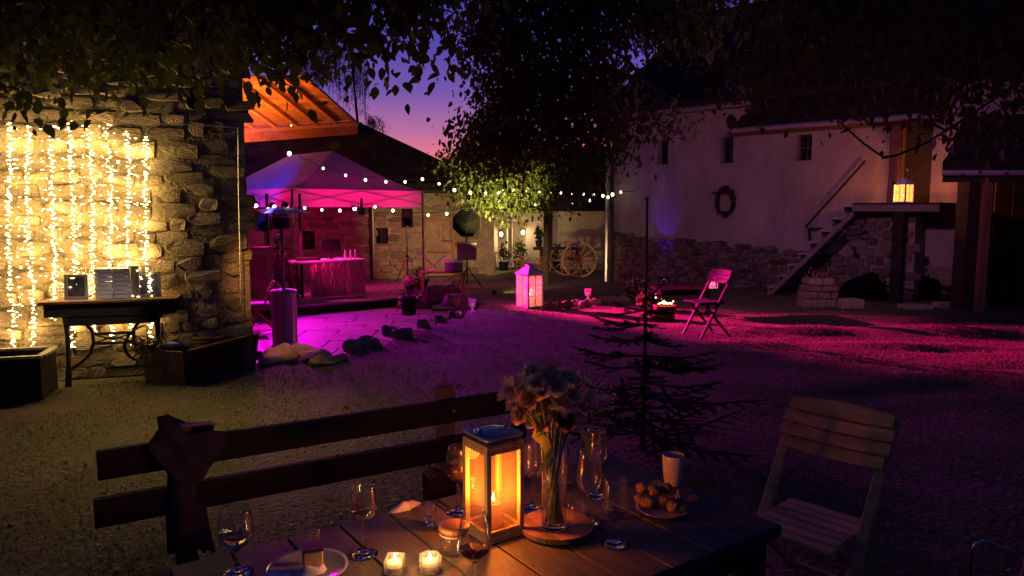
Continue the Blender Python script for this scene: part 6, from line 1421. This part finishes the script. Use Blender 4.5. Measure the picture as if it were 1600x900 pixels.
bl([(806, 648, -.03), (822, 655, -.035), (845, 670, -.02)], .010); bl([(845, 672, -.03), (836, 680, -.06), (852, 690, -.05), (858, 712, -.03), (840, 745, -.02)], .012); bl([(905, 668, -.01), (917, 690, -.02), (922, 722, -.03)], .007); bl([(868, 665, -.02), (850, 640, -.03), (838, 605, -.02)], .006); bl([(830, 650, -.02), (838, 662, -.03), (850, 668, -.02)], .007)
# filler sprays
fs_ = MB(); fb = MB()
for k in range(70):
    b0_ = V((rr.uniform(-.03, .06), rr.uniform(-.05, .05), VH+.05)); px = rr.uniform(800, 955); py = 572+abs(px-865)*.35+abs(rr.gauss(0, 22)); e = at(px, py, vp.y+rr.uniform(-.06, .08))-bq.location; fs_.tube([b0_, b0_.lerp(e, .6)+V((0, 0, .01)), e], .0006, 3)
    for j in range(5): c = e+V((rr.gauss(0, .009), rr.gauss(0, .009), rr.gauss(0, .008))); fs_.tube([e.lerp(b0_, .12), c], .0004, 3); fb.ball(c, .0019, 5, 4)
for k in range(26):
    b0_ = V((.02, 0, VH+.02)); px = rr.uniform(890, 965); py = rr.uniform(585, 660); e = at(px, py, vp.y+rr.uniform(-.04, .08))-bq.location; fs_.tube([b0_, e], .0007, 3)
    for j in range(6): q = b0_.lerp(e, .5+.08*j); fs_.tube([q, q+V((rr.uniform(-.02, .02), rr.uniform(-.02, .02), rr.uniform(0, .02)))], .0005, 3)
o = fs_.build('filler_sprays', mat('dry_stem', (.3, .25, .2), .7, bump=0), bq); o['kind'] = 'stuff'; o = fb.build('filler_buds', mat('pale_bud', (.6, .5, .5), .6, bump=0), bq); o['kind'] = 'stuff'
# mug
p = T(1051, 757); t = thing('mug', 'tall pale handle-less cup at the back right of the table', 'cup', p)
MB().lathe([(.0005, 0), (.022, 0), (.0245, .003), (.029, .03), (.0325, .07), (.0335, .094), (.0325, .0955), (.0315, .094), (.0305, .07), (.027, .03), (.022, .008), (.0005, .007)], 40, cap=False).build('cup', mat('cream_ceramic', (.62, .5, .42), .35, var=.06, bump=.03), t, smooth=True)
MB().lathe([(.0005, .06), (.0294, .06), (.0294, .058), (.0005, .058)], 32, cap=False).build('coffee', mat('coffee', (.03, .015, .01), .1, bump=0), t)
# pastry plate
p = T(1035, 800); t = thing('pastry_plate', 'shallow plate under the heap of pastries', 'plate', p)
MB().lathe([(.04, 0), (.05, .003), (.068, .01), (.074, .014), (.0735, .0155), (.066, .0125), (.048, .006), (.0005, .005)], 44).build('plate', MATS['grey_ceramic'], t, smooth=True)
M_pas = mat('golden_pastry', (.36, .2, .09), .7, var=.3, scale=45, bump=.9, bscale=90, col2=(.12, .06, .03), bdist=.004)
pq = [(1002, 784, 'plain pastry ball at the left rim of the plate', .015), (1003, 778, 'upper left pastry ball on the heap', .016), (1013, 790, 'front left pastry ball on the plate', .016), (1022, 782, 'pastry ball in the middle of the heap', .015), (1037, 789, 'pastry ball in the centre front of the plate', .016), (1040, 778, 'pastry ball at the back of the heap', .015), (1052, 796, 'front right pastry ball beside the toothpicks', .016), (1056, 784, 'dark pastry ball at the right rim', .014), (1026, 773, 'topmost pastry ball of the heap', .014), (1065, 796, 'rightmost pastry ball on the plate', .013)]
for i, (px, py, lab, r_) in enumerate(pq):
    g = T(px, py+8); up__ = .0165+r_*.7+(.022 if i in (1, 5, 8, 3) else 0); m = MB(); m.ball((0, 0, 0), r_*1.12, 16, 10, sx=1.15, sz=.85); m.v = [tuple(V(v)*(1+.34*noise.noise(V(v)*75+V((i, 0, 0))))) for v in m.v]
    o = m.build('pastry', M_pas, smooth=True, loc=(g.x, g.y, Z+up__-.004)); tag(o, lab, 'pastry', 'pastries heaped on the plate')
m = MB(); m.tube([(0, 0, 0), (.004, 0, .028)], .0008, 4); m.tube([(.01, .004, 0), (.006, .002, .026)], .0008, 4); g = T(1056, 796); o = m.build('toothpicks', M_white, loc=(g.x, g.y, Z+.03)); o.name = 'toothpick'; tag(o, 'pair of pale toothpicks stuck into the right pastries', 'toothpicks')
g = T(1072, 795); t = thing('dark_napkin', 'folded dark napkin sticking out from the right rim of the pastry plate', 'napkin', g); m = MB(); m.slab([(-.02, -.02, .016), (.03, -.01, .03), (.035, .02, .034), (-.015, .02, .018)], (0, 0, .003)); m.build('napkin', mat('dark_napkin', (.08, .05, .05), .8, bump=.2), t)
# white napkin hanging at far edge, dark fabric on bench
g = gz(640, 797, Z); t = thing('white_napkin', 'crumpled pale napkin on the far table edge left of the shot glass', 'napkin', (g.x, g.y, Z))
m = MB(); q = [gz(x, y, Z) for x, y in ((603, 803), (614, 795), (636, 792), (655, 784), (662, 788), (640, 798), (618, 803))]; puffy(m, [(a.x-g.x, a.y-g.y) for a in q], .002, .012, (1,0,0), (0,1,0), (0,0,1), (0,0,.001), 9, fold=.02, fr=30); m.build('cloth', mat('pale_napkin', (.5, .45, .5), .8, bump=.3), t, smooth=True)
t = thing('dark_handbag', 'dark angular bag standing on the bench behind the shot glass', 'bag', at(680, 760, 2.75)); t.location.z = .45
def bgp(px, py, off): n_ = V((-bdir.y, bdir.x, 0)); d = ray(px, py); o_ = BA+bn*off; tt = (o_-CAM).dot(n_)/d.dot(n_); return CAM+d*tt
q = [bgp(x, y, .2) for x, y in ((657, 738), (672, 727), (704, 738), (714, 790), (700, 812), (662, 812))]; MB().slab(q, bn*.07).build('bag', mat('dark_leather', (.04, .025, .022), .55, bump=.3), t, world=True, bevel=.012)
# ------------------------------------------------------------------ foliage
def in_poly(x, y, poly): return inside(x, y, poly)
def leaf_shapes():
    out = []
    for k in range(3):
        rr = random.Random(k+5); m = MB(); nn = 5
        vs = []
        for i in range(nn+1):
            t = i/nn; w_ = math.sin(pi*(.05+.93*t**.8))*.34; sagz = -.25*t*t
            vs += [(-w_, t, sagz+.10*w_), (0, t, sagz), (w_, t, sagz+.10*w_)]
        m.add(vs, [(i*3+j, i*3+j+1, i*3+j+4, i*3+j+3) for i in range(nn) for j in range(2)])
        me = bpy.data.meshes.new('leaf'); me.from_pydata(m.v, [], m.f); me.materials.append(M_leaf)
        for p in me.polygons: p.use_smooth = True
        out.append(me)
    return out
LS = leaf_shapes()
def leaf_matrix(p, s_, rr, droop=.8):
    a = rr.uniform(0, 2*pi); return Matrix.Translation(p) @ Matrix.Rotation(a, 4, 'Z') @ Matrix.Rotation(-droop+rr.uniform(-.9, .9), 4, 'X') @ Matrix.Rotation(rr.uniform(-1.1, 1.1), 4, 'Y') @ Matrix.Diagonal((s_, s_, s_, 1))
def big_tree(name, label, base_pt, regions, seed, nind=290, trunk_r=.22, branch_from=None):
    """a tree with limbs reaching over the view. regions: (poly in picture coordinates, Ynear, Yfar, clumps, leaves per clump, leaf size)"""
    rr = random.Random(seed); t = thing(name, label, 'tree', base_pt); tb = V(base_pt); top = tb+V((0, 0, 5.2))
    MB().tube([tb+V((0, 0, -.05)), tb+V((0, 0, 1.5)), tb+V((.05, .1, 3.4)), top], [trunk_r*1.3, trunk_r, trunk_r*.85, trunk_r*.6], 12).build('trunk', M_bark, t, world=True, smooth=True)
    br = MB(); fol = MB(); ind = []
    for (poly, ya, yb, ncl, nl, ls) in regions:
        xs = [p[0] for p in poly]; ys = [p[1] for p in poly]; cls = []
        while len(cls) < ncl:
            x, y = rr.uniform(min(xs), max(xs)), rr.uniform(min(ys), max(ys))
            if in_poly(x, y, poly): cls.append(at(x, y, rr.uniform(ya, yb)))
        cc = sum(cls, V())/len(cls); hubs = [cls[i] for i in range(0, len(cls), 9)]
        hub0 = V((cc.x*.6+top.x*.4, cc.y*.6+top.y*.4, max(top.z-.2, cc.z+.8)))
        br.tube([top-V((0, 0, .6)), top.lerp(hub0, .5)+V((0, 0, .25)), hub0], [trunk_r*.5, trunk_r*.4, trunk_r*.28], 8)
        hn = []
        for h in hubs:
            e = h+V((0, 0, .25)); br.tube([hub0, hub0.lerp(e, .5)+V((0, 0, .15)), e], [trunk_r*.22, .03, .012], 6)
        for c in cls:
            h = min(hubs, key=lambda q: (q-c).length); 
            if (h-c).length > .05: br.tube([h+V((0, 0, .25)), h.lerp(c, .6)+V((0, 0, .12)), c+V((0, 0, .03))], [.010, .006, .003], 4)
            sp_ = ls*2.6
            for k in range(nl):
                p = c+V((rr.gauss(0, sp_), rr.gauss(0, sp_), rr.gauss(0, sp_*.75))); s_ = ls*rr.uniform(.5, 1.45); ind.append((p, s_))
    ind.sort(key=lambda q: -q[1]/max(.5, q[0].y))
    inv = world_matrix(t).inverted()
    for i, (p, s_) in enumerate(ind[:nind]):
        o = bpy.data.objects.new('leaf', LS[i % 3]); COL.objects.link(o); o.parent = t; o.matrix_basis = inv @ leaf_matrix(p, s_, rr)
    for p, s_ in ind[nind:]:
        mt = leaf_matrix(p, s_, rr); k = len(fol.v)
        if s_/p.y > .012:
            sh = LS[0].vertices; 
            for v in sh: fol.v.append(tuple(mt @ v.co))
            for q in LS[0].polygons: fol.f.append(tuple(k+i for i in q.vertices))
        else:
            for v in ((0, 0, 0), (-.3, .4, .06), (-.2, .8, -.1), (0, 1, -.22), (.2, .8, -.1), (.3, .4, .06)): fol.v.append(tuple(mt @ V(v)))
            fol.f += [(k, k+3, k+2, k+1), (k, k+5, k+4, k+3)]
    br.build('branch', M_bark, t, world=True); o = fol.build('crown', M_leaf, t, world=True); o['kind'] = 'stuff'
    return t
# foliage overhanging from the left and above
big_tree('overhanging_tree', 'large-leaved walnut tree overhanging the top left in front of the stone house', (-3.4, 1.2, 0), [
    ([(-40, -60), (420, -60), (420, 60), (350, 100), (330, 140), (300, 105), (200, 105), (120, 125), (60, 140), (-40, 135)], 3.8, 5.8, 190, 26, .058),
    ([(380, -60), (735, -60), (720, 0), (690, 15), (640, 22), (585, 32), (540, 62), (500, 95), (455, 110), (400, 130)], 3.8, 5.6, 120, 22, .066),
    ([(605, 35), (700, 30), (690, 70), (650, 82), (618, 62)], 4.0, 4.3, 9, 16, .062)], 5)
# the tree in the middle of the yard
tp = at(853, 430, 18.4)
big_tree('yard_tree', 'broad leafy tree in the middle of the yard with its lower leaves lit yellow-green', (tp.x, 18.4, base(18.4)), [
    ([(745, -50), (1140, -50), (1110, 50), (1050, 110), (990, 140), (950, 135), (900, 110), (800, 120), (745, 130), (735, 90), (755, 30)], 13, 17.5, 150, 105, .12),
    ([(750, 120), (800, 110), (900, 100), (960, 125), (975, 200), (960, 240), (900, 250), (730, 245), (728, 200)], 13, 17.5, 90, 100, .11),
    ([(708, 262), (735, 225), (925, 225), (935, 262), (895, 315), (875, 330), (840, 322), (775, 335), (745, 325), (712, 288)], 15.5, 18.6, 80, 100, .105),
    ([(950, 180), (1060, 175), (1040, 205), (990, 225), (950, 225)], 10.5, 12.5, 8, 45, .09)], 9, nind=280, trunk_r=.07)
# dark foliage hanging over the top right
big_tree('right_tree', 'dark leafy tree hanging over the barn roof from the top right corner', (4.6, 1.4, 0), [
    ([(1040, -60), (1290, -60), (1280, 5), (1180, 30), (1120, 40), (1060, 20)], 6, 8, 12, 22, .07),
    ([(1250, -60), (1640, -60), (1640, 215), (1560, 225), (1500, 180), (1460, 200), (1400, 170), (1330, 180), (1280, 150), (1200, 160), (1150, 120), (1200, 60)], 5, 8, 150, 26, .07),
    ([(1470, 180), (1510, 180), (1500, 262), (1470, 250)], 5.5, 6.5, 5, 14, .055)], 15)
# long bare drooping twigs in front of the barn
t = thing('bare_branch', 'long thin bare branch curving across the barn door at the upper right', 'branch', at(1400, 200, 6.5))
for q in ([(1640, 95), (1560, 150), (1500, 190), (1450, 222), (1400, 243), (1382, 247), (1350, 225), (1320, 198), (1290, 170), (1282, 120)], [(1382, 247), (1378, 246), (1400, 243)], [(1500, 190), (1478, 205), (1455, 190), (1452, 160)]):
    MB().tube([at(x, y, 6.4) for x, y in q], [.012-.0006*i for i in range(len(q))], 6).build('twig', M_bark, t, world=True)
m = MB(); rr = random.Random(2)
t2 = thing('top_twigs', 'bare hanging twigs silhouetted against the violet sky above the barn ridge', 'branch', at(1150, 0, 7)); t2.location.z = 4.5
for k in range(7):
    x = 1120+k*22; q = [at(x+rr.uniform(-5, 5), -30, 7), at(x-6, 5, 7), at(x-16, 22+rr.uniform(-6, 14), 7)]; m.tube(q, [.008, .005, .002], 4)
m.build('twig', M_bark, t2, world=True)
# weeping birch behind the farmhouse roof
wbp = at(560, 250, 29); wb_ = thing('weeping_birch', 'weeping birch silhouetted dark behind the farmhouse roof against the sky', 'tree', (wbp.x, 29, -.5)); rr = random.Random(19); m = MB(); br = MB()
tz = at(540, 60, 29).z; br.tube([(0, 0, 0), (.1, 0, 4), (-.2, 0, tz+.2)], [.12, .07, .02], 8); br.build('trunk', M_bark, wb_, smooth=True); br = MB()
for k in range(150):
    px = rr.uniform(470, 572) if k < 135 else rr.uniform(572, 600); y0 = 40+ (abs(px-530)*.8 if px > 530 else 0)+rr.uniform(0, 70) if k < 135 else rr.uniform(182, 192); ln = rr.uniform(30, 80) if k < 135 else rr.uniform(10, 30)
    Y = 29+rr.uniform(-1, 1); p0 = at(px, y0, Y)-wb_.location; p1_ = at(px+rr.uniform(-3, 9), y0+ln, Y)-wb_.location; br.tube([p0+V((-.15, 0, .1)), p0, p0.lerp(p1_, .5), p1_], .008, 3)
    for j in range(46):
        c = p0.lerp(p1_, rr.random())+V((rr.gauss(0, .09), rr.gauss(0, .1), rr.gauss(0, .06))); u = V((rr.uniform(-.4, .4), rr.uniform(-.4, .4), -1)).normalized()*.055; s_ = V((rr.uniform(-1, 1), rr.uniform(-1, 1), 0)).normalized()*.02
        n_ = len(m.v); m.v += [tuple(c-u), tuple(c+s_), tuple(c+u)]; m.f.append((n_, n_+1, n_+2))
br.build('branch', M_bark, wb_); o = m.build('crown', M_leaf, wb_); o['kind'] = 'stuff'
